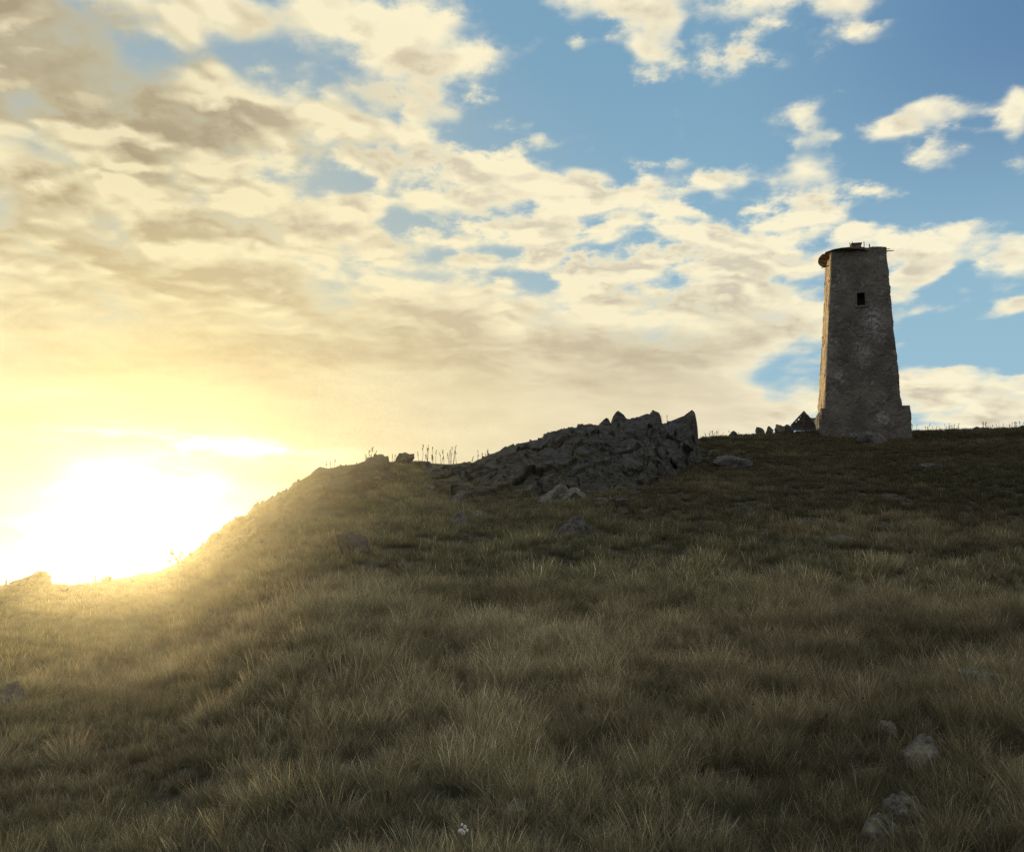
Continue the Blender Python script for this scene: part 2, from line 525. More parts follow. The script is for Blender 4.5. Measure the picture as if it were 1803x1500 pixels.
# ground under the grass
M_GROUND, nt, out = new_mat("hill_ground")
v = pos()
col = mixc(sm(noise_s(v, 0.5, 5, 0.6), 0.35, 0.65), (0.055, 0.048, 0.028), (0.090, 0.080, 0.046))
col = mixc(sm(noise_s(v, 7.0, 5, 0.7), 0.4, 0.7), col, (0.035, 0.030, 0.02))
principled(nt, out, col, 0.95, bump(noise_s(v, 14.0, 5, 0.7), 0.8, 0.05))

# grass blades
M_GRASS, nt, out = new_mat("dry_grass")
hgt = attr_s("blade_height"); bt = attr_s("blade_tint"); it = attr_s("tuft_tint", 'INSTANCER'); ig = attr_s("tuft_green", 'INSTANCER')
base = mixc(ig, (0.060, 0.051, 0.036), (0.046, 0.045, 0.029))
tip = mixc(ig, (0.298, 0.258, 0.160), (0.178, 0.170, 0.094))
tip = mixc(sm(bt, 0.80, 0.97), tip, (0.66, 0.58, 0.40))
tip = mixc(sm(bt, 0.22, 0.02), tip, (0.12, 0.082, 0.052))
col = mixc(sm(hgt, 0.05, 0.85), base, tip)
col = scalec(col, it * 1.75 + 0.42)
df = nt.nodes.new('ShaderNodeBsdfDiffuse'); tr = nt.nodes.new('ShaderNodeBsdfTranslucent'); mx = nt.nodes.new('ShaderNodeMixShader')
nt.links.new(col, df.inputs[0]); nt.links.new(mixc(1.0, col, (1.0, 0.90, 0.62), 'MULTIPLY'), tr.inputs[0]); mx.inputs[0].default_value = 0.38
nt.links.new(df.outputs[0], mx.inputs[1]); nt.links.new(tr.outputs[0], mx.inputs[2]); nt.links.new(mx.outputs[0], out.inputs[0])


def simple_mat(name, a, b, scale=8.0, rough=0.85, bumpd=0.01, trans=0.0):
    m, nt, out = new_mat(name)
    v = pos(); n = noise_s(v, scale, 5, 0.65)
    col = mixc(sm(n, 0.35, 0.65), a, b)
    p = principled(nt, out, col, rough, bump(n, 0.6, bumpd))
    return m


M_STALK = simple_mat("dry_stalk", (0.10, 0.075, 0.035), (0.20, 0.15, 0.07), 30)
M_SEED = simple_mat("seed_head", (0.035, 0.022, 0.014), (0.075, 0.048, 0.028), 60)
M_LEAF = simple_mat("shrub_leaf", (0.045, 0.06, 0.022), (0.09, 0.10, 0.04), 25)
M_WOOD = simple_mat("weathered_timber", (0.05, 0.042, 0.034), (0.12, 0.10, 0.08), 12)
M_IRON = simple_mat("rusty_iron", (0.04, 0.028, 0.022), (0.09, 0.05, 0.03), 25)
M_PETAL = simple_mat("white_petal", (0.72, 0.71, 0.66), (0.82, 0.80, 0.75), 80)
M_HOLE = simple_mat("dark_interior", (0.02, 0.018, 0.016), (0.045, 0.04, 0.035), 4)

# ------------------------------------------------------------------ ground sheet
az_d = np.linspace(-0.72, 0.72, 460)
az_c = np.linspace(0.72, 2 * math.pi - 0.72, 90)[1:-1]
azs = np.concatenate([az_d, az_c])
rs = np.concatenate([[0.0001], np.geomspace(0.4, 70, 330), np.geomspace(74, 9000, 40)])
A2, R2 = np.meshgrid(azs, rs)
GX, GY = R2 * np.sin(A2), R2 * np.cos(A2)
GZ = terrain(GX, GY)
gv = np.stack([GX, GY, GZ], -1).reshape(-1, 3)
gr = mesh_obj("ground", gv, grid_faces(len(azs), len(rs), wrap=True), M_GROUND, smoothed=True)
tag(gr, kind='structure')

# ------------------------------------------------------------------ rocks
import bmesh
_ico = {}
def ico(sub):
    if sub not in _ico:
        bm = bmesh.new(); bmesh.ops.create_icosphere(bm, subdivisions=sub, radius=1.0)
        _ico[sub] = (np.array([v.co[:] for v in bm.verts]), [tuple(v.index for v in f.verts) for f in bm.faces]); bm.free()
    return _ico[sub]


def rock_shape(seed, sub=4, planes=22, rough=0.075, flat=0.0):
    """angular block: sphere cut by random planes, then roughened; unit half-size"""
    g = np.random.default_rng(seed)
    d, f = ico(sub)
    n = g.normal(size=(planes, 3)); n /= np.linalg.norm(n, axis=1)[:, None]
    if flat: n = np.concatenate([n, [[0.12, -0.1, 1.0]]]); n[-1] /= np.linalg.norm(n[-1])
    dist = g.uniform(0.55, 0.95, len(n))
    if flat: dist[-1] = flat
    dn = d @ n.T
    r = np.min(np.where(dn > 0.05, dist[None] / np.maximum(dn, 0.05), 9.0), axis=1)
    r = np.minimum(r, 1.15)
    p = d * r[:, None]
    p = p * (1 + rough * fbm(p * 3.1 + seed * 3.7, 4, seed)[:, None] * 2.2 + rough * 0.9 * facet(p * 2.6 + seed, seed)[:, None])
    lo, hi = p.min(0), p.max(0)
    return (p - (lo + hi) / 2) / ((hi - lo) / 2), f


def place_rock(name, px, py, w, h, label, cat='rock', mat=None, seed=1, depth=0.9, sink=0.3, yaw=0.0, group=None, tilt=0.0, rmin=2.0, flat=0.0, r=None, sub=4, parent=None):
    """rock whose foot meets the ground at a photo pixel, w x h photo pixels large"""
    P = ground(px, py, rmin) if r is None else at(px, py, r)
    D_ = np.linalg.norm(P); k = D_ / F
    W, H = w * k, h * k
    v, f = rock_shape(seed, sub, flat=flat)
    v = v * np.array([W / 2, W / 2 * depth, H / 2 * (1 + sink)])
    ct, st = math.cos(tilt), math.sin(tilt)
    v = np.stack([v[:, 0] * ct - v[:, 2] * st, v[:, 1], v[:, 0] * st + v[:, 2] * ct], -1)
    az = math.atan2(P[0], P[1]); c_, s_ = math.cos(-az + yaw), math.sin(-az + yaw)
    v = np.stack([v[:, 0] * c_ - v[:, 1] * s_, v[:, 0] * s_ + v[:, 1] * c_, v[:, 2]], -1)
    P = P.copy()
    if r is None:
        P[2] = float(terrain(P[0], P[1]))
    v = v + P + np.array([0, 0, H / 2 * (1 - sink)])
    o = mesh_obj(name, v, f, mat or M_STONE, parent=parent, loc=None if parent else P)
    if parent is None: tag(o, label, cat, group)
    return o, P, W, H

keep_out = []      # (x, y, radius) where no grass grows

def rock(*a, clear=0.26, **k):
    k.setdefault('sink', 0.62)
    o, P, W, H = place_rock(*a, **k)
    toward = P[:2] / np.linalg.norm(P[:2]) * W * 0.30
    keep_out.append((P[0] - toward[0], P[1] - toward[1], max(W * 0.42, 0.10) if np.linalg.norm(P) < 20 else W * clear))
    return o


# --- rock outcrops: a leaning face of slanting slabs between a skyline and a foot line, closed behind
crag_surface = []


def build_crag(name, top, bot, rpts, label, n=(500, 150, 40), dip=36, amp=1.0, thick=3.2, seed=3, lean=0.8, mat=None, crest_j=0.05):
    top, bot = np.array(top, float), np.array(bot, float)
    nu, nv, nb = n
    x0, x1 = top[0, 0], top[-1, 0]
    upx = np.linspace(x0, x1, nu)
    utop = np.interp(upx, top[:, 0], top[:, 1]); ubot = np.interp(upx, bot[:, 0], bot[:, 1])
    rt = np.interp(upx, [p[0] for p in rpts], [p[1] for p in rpts])
    gb = np.array([ground(p, q) for p, q in zip(upx[::10], ubot[::10])])
    rb = np.interp(upx, upx[::10], np.hypot(gb[:, 0], gb[:, 1])); rb = np.minimum(rb, rt - lean)
    vv = np.linspace(0, 1, nv)
    front = np.array([at(upx, ubot + (utop - ubot) * t, rb + (rt - rb) * (t ** 1.5)) for t in vv])
    az_u = np.arctan2(front[-1, :, 0], front[-1, :, 1])
    fwd = np.stack([np.sin(az_u), np.cos(az_u), 0 * az_u], -1); up = np.array([0, 0, 1.0])
    edge = smooth(0, 0.06, (upx - x0) / (x1 - x0)) * smooth(1.0, 0.97, (upx - x0) / (x1 - x0))
    out_dir = -fwd[None] * 0.85 + up * 0.5
    th = math.radians(dip)
    sx_ = front[..., 0] * math.cos(th) + front[..., 2] * math.sin(th); sz_ = -front[..., 0] * math.sin(th) + front[..., 2] * math.cos(th)
    wob = 0.25 * fbm(front * 0.5, 2, seed + 60)
    Q = np.stack([sx_ * 0.34, front[..., 1] * 0.25, sz_ * 1.7 + wob], -1)   # long along the bedding, thin across it
    saw = (sz_ * 1.15 + wob * 1.5 + 0.5 * fbm(front * 0.8, 2, seed + 63)) % 1.0              # overlapping beds: step, then slope back
    saw2 = (sz_ * 3.3 + wob * 3.5 + 0.9 * fbm(front * 1.1, 3, seed + 66)) % 1.0
    relief = amp * (0.30 * facet(Q, seed) + 0.12 * facet(Q * np.array([2.2, 2, 2.0]) + 5, seed + 5) + 0.42 * (saw ** 2 - 0.4) + 0.13 * (saw2 ** 2 - 0.4) * (0.5 + fbm(front * 0.7, 2, seed + 69)) + 0.04 * facet(Q * np.array([7, 6, 4.0]) + 9, seed + 11) + 0.22 * fbm(front * 0.9, 3, seed + 37) + 0.02 * fbm(front * 9, 3, seed + 41))
    relief = relief * (0.35 + 0.65 * smooth(1.0, 0.82, vv[:, None])) * edge[None]
    front = front + out_dir * relief[..., None]
    crest = np.zeros_like(front[-1]); crest[:, 2] = crest_j * facet(np.stack([upx / 9.0, upx * 0, upx * 0], -1), 77) * edge
    front[-8:] += (crest[None] * np.linspace(0.1, 1, 8)[:, None, None])
    back = []
    for k in range(1, nb + 1):
        s_ = k / nb
        Pk = front[-1] + fwd * (thick * s_)
        zt = terrain(Pk[:, 0], Pk[:, 1]) - 0.5
        Pk[:, 2] = front[-1][:, 2] + (zt - front[-1][:, 2]) * smooth(0, 1, s_)
        Pk = Pk + up * (0.18 * facet(Pk * 1.6, 5) * math.sin(math.pi * s_))[:, None]
        back.append(Pk)
    allp = np.concatenate([(front[0] - up * 0.8 + fwd * 0.1)[None], front, np.array(back)])
    m_ = front[0].mean(0).copy(); m_[2] = float(terrain(m_[0], m_[1]))
    o = mesh_obj(name, allp.reshape(-1, 3), grid_faces(nu, allp.shape[0]), mat or M_ROCK, loc=m_)
    tag(o, label, "rock outcrop")
    crag_surface.append((front, relief, upx, az_u, rb, rt))
    return o, m_


TOP = [(744, 838), (756, 826), (768, 822), (776, 824), (790, 820), (806, 822), (818, 817), (832, 818), (844, 812), (850, 808), (870, 800), (900, 787), (930, 777), (953, 771), (958, 764), (972, 757), (984, 760), (992, 753), (1012, 751), (1025, 747),
       (1050, 748), (1058, 746), (1070, 744), (1085, 742), (1105, 736), (1120, 732), (1132, 731), (1145, 732), (1160, 736), (1166, 743), (1178, 743), (1195, 741), (1207, 744), (1222, 752), (1230, 772), (1236, 790)]
BOT = [(744, 842), (770, 858), (800, 874), (832, 878), (870, 872), (900, 872), (950, 886), (1000, 882), (1060, 872), (1110, 868), (1160, 855), (1200, 832), (1236, 812)]
crag, c0 = build_crag("rock_outcrop", TOP, BOT, [(744, 34.4), (832, 35.2), (1000, 38.8), (1236, 45.0)], "large dark jagged rock outcrop with slanting ledges on the hill crest")
TOP2 = [(338, 976), (345, 968), (355, 958), (362, 955), (370, 945), (375, 941), (388, 935), (392, 926), (402, 920), (411, 912), (413, 908), (422, 905), (428, 904), (433, 909), (436, 907), (438, 898), (445, 890), (451, 884), (458, 885), (465, 880),
        (475, 876), (485, 869), (492, 863), (500, 864), (510, 853), (520, 845), (530, 843), (537, 843), (545, 834), (555, 824), (562, 821), (575, 821), (590, 822), (605, 820), (613, 820), (622, 813), (640, 809), (650, 803), (660, 801), (675, 801), (684, 803), (686, 815), (692, 822)]
BOT2 = [(338, 992), (370, 998), (420, 990), (470, 972), (520, 950), (560, 930), (620, 905), (660, 880), (692, 845)]
ledge, _ = build_crag("rock_ledge", TOP2, BOT2, [(338, 31.2), (430, 32.2), (560, 33.1), (692, 34.0)], "long broken rock ledge forming the steep skyline of the left shoulder", n=(420, 70, 24), dip=42, amp=0.7, thick=2.2, seed=23, lean=0.5, crest_j=0.09)


def crag_part(px, py, w, h, seed, r, tilt=0.0, depth=0.8, name="pinnacle", mat=None, sub=4, yaw=0.0):
    o, P, W, H = place_rock(name, px, py, w, h, None, seed=seed, r=r, tilt=tilt, depth=depth, sink=0.5, parent=crag, mat=mat or M_ROCK, sub=sub, yaw=yaw)
    o.location = tuple(-c0)
    return o


def spire(px_l, px_r, py_b, outline, r, depth, seed, name="pinnacle"):
    """upright blade of rock with a given silhouette (photo px), thick in depth"""
    o_ = np.array(outline, float); n = 46; m = 26
    xs = np.linspace(px_l, px_r, n); ys = np.interp(xs, o_[:, 0], o_[:, 1])
    V = []
    for j in range(m):
        t = j / (m - 1)
        a = t * math.pi                                  # front foot -> crest -> back foot
        hh = math.sin(a) ** 0.8; rr__ = r - math.cos(a) * depth
        P = at(xs, ys, np.full(n, r)); B = at(xs, np.full(n, py_b), np.full(n, r))
        az_ = np.arctan2(P[:, 0], P[:, 1]); fw = np.stack([np.sin(az_), np.cos(az_), 0 * az_], -1)
        V.append(B + (P - B) * hh + fw * (rr__ - r))
    V = np.array(V)
    V = V + (0.10 * facet(V * np.array([1.5, 1.5, 1.1]) + seed, seed) + 0.03 * facet(V * 4 + seed, seed + 2))[..., None] * np.array([0.25, -1, 0.1]) * np.sin(np.linspace(0, math.pi, n))[None, :, None] ** 0.5
    o = mesh_obj(name, V.reshape(-1, 3) - c0, grid_faces(n, m), M_ROCK, parent=crag)
    return o


spire(1073, 1108, 766, [(1073, 760), (1076, 742), (1079, 734), (1084, 726), (1088, 723.5), (1092, 727), (1098, 731), (1103, 738), (1108, 758)], 41.2, 0.55, 3)
spire(1050, 1078, 764, [(1050, 762), (1056, 746), (1062, 740), (1067, 736), (1071, 738), (1075, 745), (1078, 760)], 40.4, 0.45, 5)
spire(1126, 1168, 768, [(1126, 762), (1130, 732), (1138, 729), (1144, 730), (1150, 721), (1155, 724), (1161, 728), (1164, 736), (1168, 764)], 42.6, 0.6, 9)
spire(1168, 1231, 806, [(1168, 790), (1174, 748), (1182, 741), (1194, 736), (1203, 733), (1211, 727), (1218, 722), (1223, 725), (1226, 738), (1229, 760), (1231, 800)], 43.6, 0.7, 12)
crag_part(1020, 850, 120, 20, 52, 37.6, tilt=0.55, depth=0.5, name="ledge", mat=M_STONE)
crag_part(930, 838, 100, 18, 53, 35.6, tilt=0.42, depth=0.5, name="ledge")
crag_part(1100, 800, 90, 26, 54, 40.4, tilt=0.5, depth=0.5, name="ledge")

# --- loose rocks
R_ = rock
R_("boulder", 972, 886, 66, 32, "pale lumpy boulder at the foot of the outcrop, left of its flat neighbour", seed=21)
R_("boulder", 1012, 884, 52, 26, "rounded grey boulder touching the pale one below the outcrop ledges", seed=22)
R_("flat_rock", 1082, 892, 78, 15, "low flat pale slab in the grass below the right half of the outcrop", seed=23, flat=0.35)
R_("boulder", 845, 914, 40, 16, "low rounded pale rock below the left tip of the outcrop", seed=24)
R_("boulder", 806, 928, 34, 26, "cracked pale rock in the grass below the outcrop's left tip, lowest of the pair", seed=25)
R_("boulder", 1010, 942, 62, 34, "dark domed boulder alone in the dark grass below the outcrop", seed=26, mat=M_DARKSTONE)
R_("boulder", 1290, 824, 70, 22, "broad grey boulder in the grass between the outcrop and the tower", seed=27, mat=M_DARKSTONE)
R_("leaning_slab", 800, 890, 66, 12, "long narrow pale slab tilted up the slope left of the outcrop", seed=28, tilt=0.95, depth=0.3)
R_("stone", 755, 862, 26, 11, "small pale stone on the slope above the long narrow slab", seed=29)
R_("boulder", 622, 978, 60, 40, "faint rounded boulder half buried in the sunlit left slope", seed=30, mat=M_DARKSTONE)
R_("flat_rock", 1426, 920, 50, 8, "thin pale stone lying flat in the dark slope below the tower", seed=31, flat=0.4)
R_("boulder", 1476, 958, 56, 17, "low dark rock in the grass straight below the tower", seed=32, mat=M_DARKSTONE)
R_("boulder", 1640, 826, 40, 10, "low grey rock in the grass below the tower's right corner", seed=33, mat=M_DARKSTONE)
R_("boulder", 1564, 1296, 36, 24, "small pale stone behind the speckled rock in the foreground grass", seed=34, sub=5)
R_("boulder", 1620, 1346, 68, 46, "pale speckled rock in the foreground grass on the right, largest of its cluster", seed=35, sub=5)
R_("flat_rock", 1735, 1208, 82, 24, "flat yellowish rock in the grass near the right edge", seed=36, flat=0.4, sub=5)
R_("boulder", 1590, 1440, 62, 38, "rounded grey rock near the bottom right, sunk among dry blades", seed=37, sub=5)
R_("boulder", 1552, 1482, 70, 40, "pale rock lowest of all, at the bottom edge on the right", seed=38, sub=5)
R_("boulder", 905, 1440, 56, 30, "grey stone hidden in the tussocks near the bottom centre", seed=39, sub=5)
R_("stone", 826, 1248, 22, 14, "small round grey stone in mid slope grass, farther of two", seed=40)
R_("stone", 786, 1298, 30, 16, "small pale stone in mid slope grass, nearer of two", seed=41)
R_("boulder", 20, 1242, 38, 36, "pale rounded stone in the sunlit grass at the left edge", seed=42)
R_("flat_rock", 798, 1078, 60, 12, "flat brown stone in the grass at the middle of the slope", seed=43, flat=0.4, mat=M_DARKSTONE)
R_("stone", 760, 1012, 30, 9, "little flat stone on the brown slope under the outcrop's left tip", seed=44, flat=0.4)
R_("stone", 940, 868, 34, 14, "broken grey stone tucked under the outcrop's lowest ledge", seed=45)
# skyline rocks of the left shoulder
R_("boulder", 713, 816, 34, 19, "small rounded rock on the skyline right of the squat one", seed=47, mat=M_DARKSTONE, clear=0.3)
R_("boulder", 742, 822, 40, 11, "long low rock on the skyline among the seed stalks", seed=48, mat=M_DARKSTONE, flat=0.45, clear=0.3)
R_("boulder", 53, 1030, 60, 22, "peaked rock on the low sunlit ridge at far left", seed=21, mat=M_DARKSTONE, clear=0.3)
R_("stone", 188, 1020, 18, 9, "small knob of rock on the low ridge under the sun", seed=67, mat=M_DARKSTONE, clear=0.3)
# rubble on the crest left of the tower
R_("stone", 1292, 768, 16, 9, "small dark stone alone on the crest between outcrop and rubble", seed=70, mat=M_DARKSTONE)
R_("rubble_stone", 1338, 759, 16, 13, "pointed stone at the left end of the rubble on the crest", seed=71, mat=M_DARKSTONE, cat='rubble stone', tilt=0.3)
R_("rubble_stone", 1355, 757, 13, 12, "upright dark stone, second from the left in the crest rubble", seed=72, mat=M_DARKSTONE, cat='rubble stone')
R_("rubble_stone", 1373, 756, 18, 14, "blocky stone with a tan side in the middle of the crest rubble", seed=73, mat=M_STONE, cat='rubble stone')
R_("rubble_stone", 1389, 755, 17, 13, "dark block next to the broken timber gable", seed=74, mat=M_DARKSTONE, cat='rubble stone')
R_("rubble_stone", 1441, 757, 26, 22, "sunlit broken masonry lump against the tower's left foot", seed=75, mat=M_STONE, cat='rubble stone')
R_("rubble_stone", 1462, 766, 30, 14, "dark masonry lump in front of the tower's left corner", seed=76, mat=M_DARKSTONE, cat='rubble stone')
R_("rubble_stone", 1492, 768, 40, 18, "wide dark heap of fallen masonry in front of the tower", seed=77, mat=M_DARKSTONE, cat='rubble stone')
R_("rubble_stone", 1535, 782, 40, 26, "dark slanting block in the grass in front of the tower's middle", seed=78, mat=M_DARKSTONE, cat='rubble stone', tilt=0.6)
R_("stone", 1718, 760, 22, 8, "low dark stone on the skyline right of the tower", seed=79, mat=M_DARKSTONE)

# ------------------------------------------------------------------ tower
M_WALL, nt, out = new_mat("tower_masonry")
v = texco('Object')
a = noise_s(v, 0.9, 6, 0.65); b = noise_s(v, 6.0, 6, 0.7); g = noise_s(v, 26.0, 4, 0.7)
col = mixc(sm(a, 0.36, 0.62), (0.074, 0.065, 0.052), (0.132, 0.118, 0.096))
col = mixc(sm(b, 0.42, 0.72) * 0.8, col, (0.058, 0.053, 0.048))
pt = noise_s(v, 1.3, 5, 0.7)
col = mixc(sm(pt, 0.57, 0.66) * 0.75, col, (0.22, 0.22, 0.22))          # scraps of pale plaster
ve = voro_s(v, 2.8, 'DISTANCE_TO_EDGE', 0.9)
col = mixc(sm(ve, 0.09, 0.0) * 0.16, col, (0.07, 0.062, 0.055))
col = mixc(sm(g, 0.52, 0.72) * 0.4, col, (0.22, 0.21, 0.19))
pale = attr_s("pale")
col = mixc(pale * sm(b, 0.6, 0.38), col, (0.28, 0.28, 0.285))
sunny = attr_s("sun_tinted_plaster")
col = mixc(sunny * sm(b, 0.80, 0.25, 0.25, 1.0), col, (0.66, 0.49, 0.26))  # sun's gold painted into the colour of the plastered left face
h = a * 0.3 + b * 0.5 + g * 0.3 + sm(ve, 0.0, 0.12) * 0.18 + sm(pt, 0.57, 0.63) * 0.3
principled(nt, out, col, 0.95, bump(h, 0.9, 0.07))

TR = 51.0
azt = float(px_az(1520)); L = np.array([math.cos(azt), -math.sin(azt), 0]); FW = np.array([math.sin(azt), math.cos(azt), 0])
beta = math.radians(8.0)
AB = math.cos(beta) * L + math.sin(beta) * FW; AC = -math.sin(beta) * L + math.cos(beta) * FW
# front edge points from the photograph, at the front plane's distance
A0 = at(1450, 740, TR - 2.0); A1 = at(1463, 440, TR - 1.45)
def on_front(px, py, A):
    """point of a pixel's ray on the vertical plane through A with normal AC"""
    d = ray(px, py); t = (A @ AC) / (d @ AC); return d * t
B0 = on_front(1592.5, 740, A0); B1 = on_front(1561, 437, A1)
Wb = np.linalg.norm((B0 - A0)[:2]); Wt = np.linalg.norm((B1 - A1)[:2])
zb = min(A0[2], B0[2]) - 1.0; zt = (A1[2] + B1[2]) / 2
A0 = A0 + (A0 - A1) * ((A0[2] - zb) / (A1[2] - A0[2])); B0 = B0 + (B0 - B1) * ((B0[2] - zb) / (B1[2] - B0[2]))
Wb = np.linalg.norm((B0 - A0)[:2])
A0[2] = B0[2] = zb; A1[2] = B1[2] = zt
C0, D0 = A0 + AC * Wb, B0 + AC * Wb
C1, D1 = A1 + AC * Wt, B1 + AC * Wt
# centre the top over the base in depth
shift = ((A0 + B0 + C0 + D0) / 4 - (A1 + B1 + C1 + D1) / 4) @ FW
T0 = (A0 + B0 + C0 + D0) / 4; T0[2] = float(terrain(T0[0], T0[1]))
tower = empty("ruined_tower", T0)
tag(tower, "tall tapering ruined stone tower with one small window on the hilltop", "tower")


def wall_disp(P, nrm):
    n = 0.05 * fbm(P * 1.3, 4, 60) + 0.030 * facet(P * 1.7, 61) + 0.016 * facet(P * 4.5, 65)
    return P + nrm * n[..., None]


def ring_wall(c0s, c1s, nh, nz, jag=0.0):
    """four walls as one continuous skin; returns (nz, 4*nh, 3)"""
    out = []
    for j in range(nz):
        t = j / (nz - 1); row = []
        for k in range(4):
            a0, b0 = c0s[k], c0s[(k + 1) % 4]; a1, b1 = c1s[k], c1s[(k + 1) % 4]
            for i in range(nh):
                s_ = i / nh
                row.append((a0 * (1 - s_) + b0 * s_) * (1 - t) + (a1 * (1 - s_) + b1 * s_) * t)
        out.append(row)
    return np.array(out)


NH, NZ = 64, 150
RW = ring_wall([A0, B0, D0, C0], [A1, B1, D1, C1], NH, NZ)
cen = RW.mean(1, keepdims=True)
nr = RW - cen; nr[..., 2] = 0
# face normals blended to round the corners a little
nface = np.array([-AC, AB, AC, -AB]); fi = np.repeat(np.arange(4), NH)
NR = np.broadcast_to(nface[fi][None], RW.shape)
RWd = wall_disp(RW, NR)
# worn corners: pull in toward the axis near each corner
sc = (np.arange(4 * NH) % NH) / NH
edge = np.minimum(sc, 1 - sc)
wear = np.exp(-(edge / 0.03) ** 2)[None] * (0.05 + 0.10 * np.clip(fbm(RW * 1.4, 4, 91) + 0.15, 0, 1))
RWd = RWd - nr / np.linalg.norm(nr, axis=-1, keepdims=True) * wear[..., None]
# crumbled upper edge
RWd[-1, :, 2] += 0.10 * fbm(RW[-1] * 2.2, 3, 95); RWd[-2, :, 2] += 0.04 * fbm(RW[-1] * 2.2, 3, 95)
# window in the front wall
def fgrid(px, py):
    """front-wall grid coordinates nearest to a photo pixel"""
    d = ray(px, py)
    best = None
    P = RW[:, :NH]; n = P / np.linalg.norm(P, axis=-1, keepdims=True)
    k = np.argmax(n @ d); return k // NH, k % NH
j0, i0 = fgrid(1509, 538); j1, i1 = fgrid(1523, 515)
hole = set((j, i) for j in range(j0, j1) for i in range(i0, i1))
faces = []
n4 = 4 * NH
for j in range(NZ - 1):
    for i in range(n4):
        if (j, i) in hole: continue
        a_ = j * n4 + i; b_ = j * n4 + (i + 1) % n4
        faces.append((a_, b_, b_ + n4, a_ + n4))
V = RWd.reshape(-1, 3)
# roof slab inside the rim
extra = [RWd[-1].mean(0) + np.array([0, 0, -0.15])]
for i in range(n4):
    faces.append(((NZ - 1) * n4 + i, (NZ - 1) * n4 + (i + 1) % n4, NZ * n4))
V = np.concatenate([V, extra])
# pale worn patches right of and below the window
pal = np.zeros(len(V))
for (px, py, rx, ry, w) in [(1538, 566, 14, 22, 1.0), (1530, 548, 8, 8, 0.8), (1520, 618, 14, 16, 0.6), (1548, 590, 10, 14, 0.5), (1462, 620, 5, 70, 0.35), (1462, 530, 4, 50, 0.35)]:
    d = ray(px, py); n = V / np.linalg.norm(V, axis=1)[:, None]
    dx = (np.arctan2(n[:, 0], n[:, 1]) - math.atan2(d[0], d[1])) * F / rx; dy = (np.arcsin(n[:, 2]) - math.asin(d[2])) * F / ry
    pal = np.maximum(pal, w * np.exp(-(dx ** 2 + dy ** 2)))
sun_mask = np.concatenate([np.broadcast_to((fi == 3).astype(float)[None], RW.shape[:2]).ravel(), [0]])  # left face only: where sunlight is painted into the wall colour
mesh_obj("wall", V - T0, faces, M_WALL, parent=tower, attrs={"pale": pal, "sun_tinted_plaster": sun_mask})
# window recess: sides, sill and dark back
ring = [(j0, i) for i in range(i0, i1 + 1)] + [(j, i1) for j in range(j0 + 1, j1 + 1)] + [(j1, i) for i in range(i1 - 1, i0 - 1, -1)] + [(j, i0) for j in range(j1 - 1, j0, -1)]
rv = np.array([RWd[j, i] for j, i in ring]); rb_ = rv + AC * 0.55
nrg = len(ring); fv = [(k, (k + 1) % nrg, nrg + (k + 1) % nrg, nrg + k) for k in range(nrg)] + [tuple(range(nrg, 2 * nrg))]
mesh_obj("window", np.concatenate([rv, rb_]) - T0, fv, M_HOLE, parent=tower)
wc = rv.mean(0)
g = Geo(); g.box(RWd[j0, (i0 + i1) // 2] - AC * 0.0 + np.array([0, 0, -0.05]), AB * 0.30, AC * 0.09, np.array([0, 0, 0.05]), 0.01)
mesh_obj("window_sill", np.array(g.v) - T0, g.f, M_WALL, parent=tower)
# plinth: wider than the shaft on the right and the front, broken off on the left
zpl = on_front(1598, 714, B0 * 1.0)[2]
PA, PB = A0 - AC * 0.06 + AB * 0.02, B0 + AB * 0.30 - AC * 0.06
PBt = on_front(1603, 714, PB)
PB = np.array([PBt[0], PBt[1], zb])
PD, PC = PB + AC * (Wb + 0.2), PA + AC * (Wb + 0.1)
tp = np.array([0, 0, zpl - zb])
PL = ring_wall([PA, PB, PD, PC], [PA + tp, PB + tp, PD + tp, PC + tp], 40, 30)
fi2 = np.repeat(np.arange(4), 40)
PLd = wall_disp(PL, np.broadcast_to(nface[fi2][None], PL.shape))
pf = grid_faces(160, 30, wrap=True); Vp = np.concatenate([PLd.reshape(-1, 3), [PLd[-1].mean(0)]])
pf += [(29 * 160 + i, 29 * 160 + (i + 1) % 160, 30 * 160) for i in range(160)]
mesh_obj("plinth", Vp - T0, pf, M_WALL, parent=tower)
# broken round gallery slab: survives on the left and at the back only
M_SLAB = rock_material("gallery_slab", (0.10, 0.075, 0.05), (0.20, 0.155, 0.11), 3.0, (0.16, 0.13, 0.07), 0.3)
ctop = (A1 + B1 + C1 + D1) / 4
TL = at(1437, 457, TR + 0.2)
Rg = -((TL - ctop) @ AB) * 1.0
na, nrad = 120, 14
gv_ = []; 
for jj in range(nrad):
    s_ = jj / (nrad - 1)
    for i in range(na):
        a_ = 2 * math.pi * i / na                         # 0 = right, pi/2 = back, pi = left, 3pi/2 = front
        keep = 0.5 - 0.5 * math.cos(0) 
        left = smooth(0.30, 0.62, 1 - abs(((a_ - math.radians(172) + math.pi) % (2 * math.pi)) - math.pi) / math.pi)
        inner = Wt * 0.5 / max(abs(math.cos(a_ + beta * 0)), abs(math.sin(a_)))      # square wall outline
        rad = (inner * 0.97) * (1 - left) + max(Rg, inner * 0.97) * left if Rg > inner else inner * 0.97
        rad *= 1 + 0.035 * float(fbm(np.array([math.cos(a_) * 3, math.sin(a_) * 3, 1.0]), 4, 33)) * 2
        gv_.append((a_, rad * s_))
gv_ = np.array(gv_)
pl = ctop[None] + AB[None] * (np.cos(gv_[:, 0]) * gv_[:, 1])[:, None] + AC[None] * (np.sin(gv_[:, 0]) * gv_[:, 1])[:, None]
nz_ = 0.05 * fbm(pl * 2.0, 4, 70) + 0.03 * facet(pl * 3.1, 72)
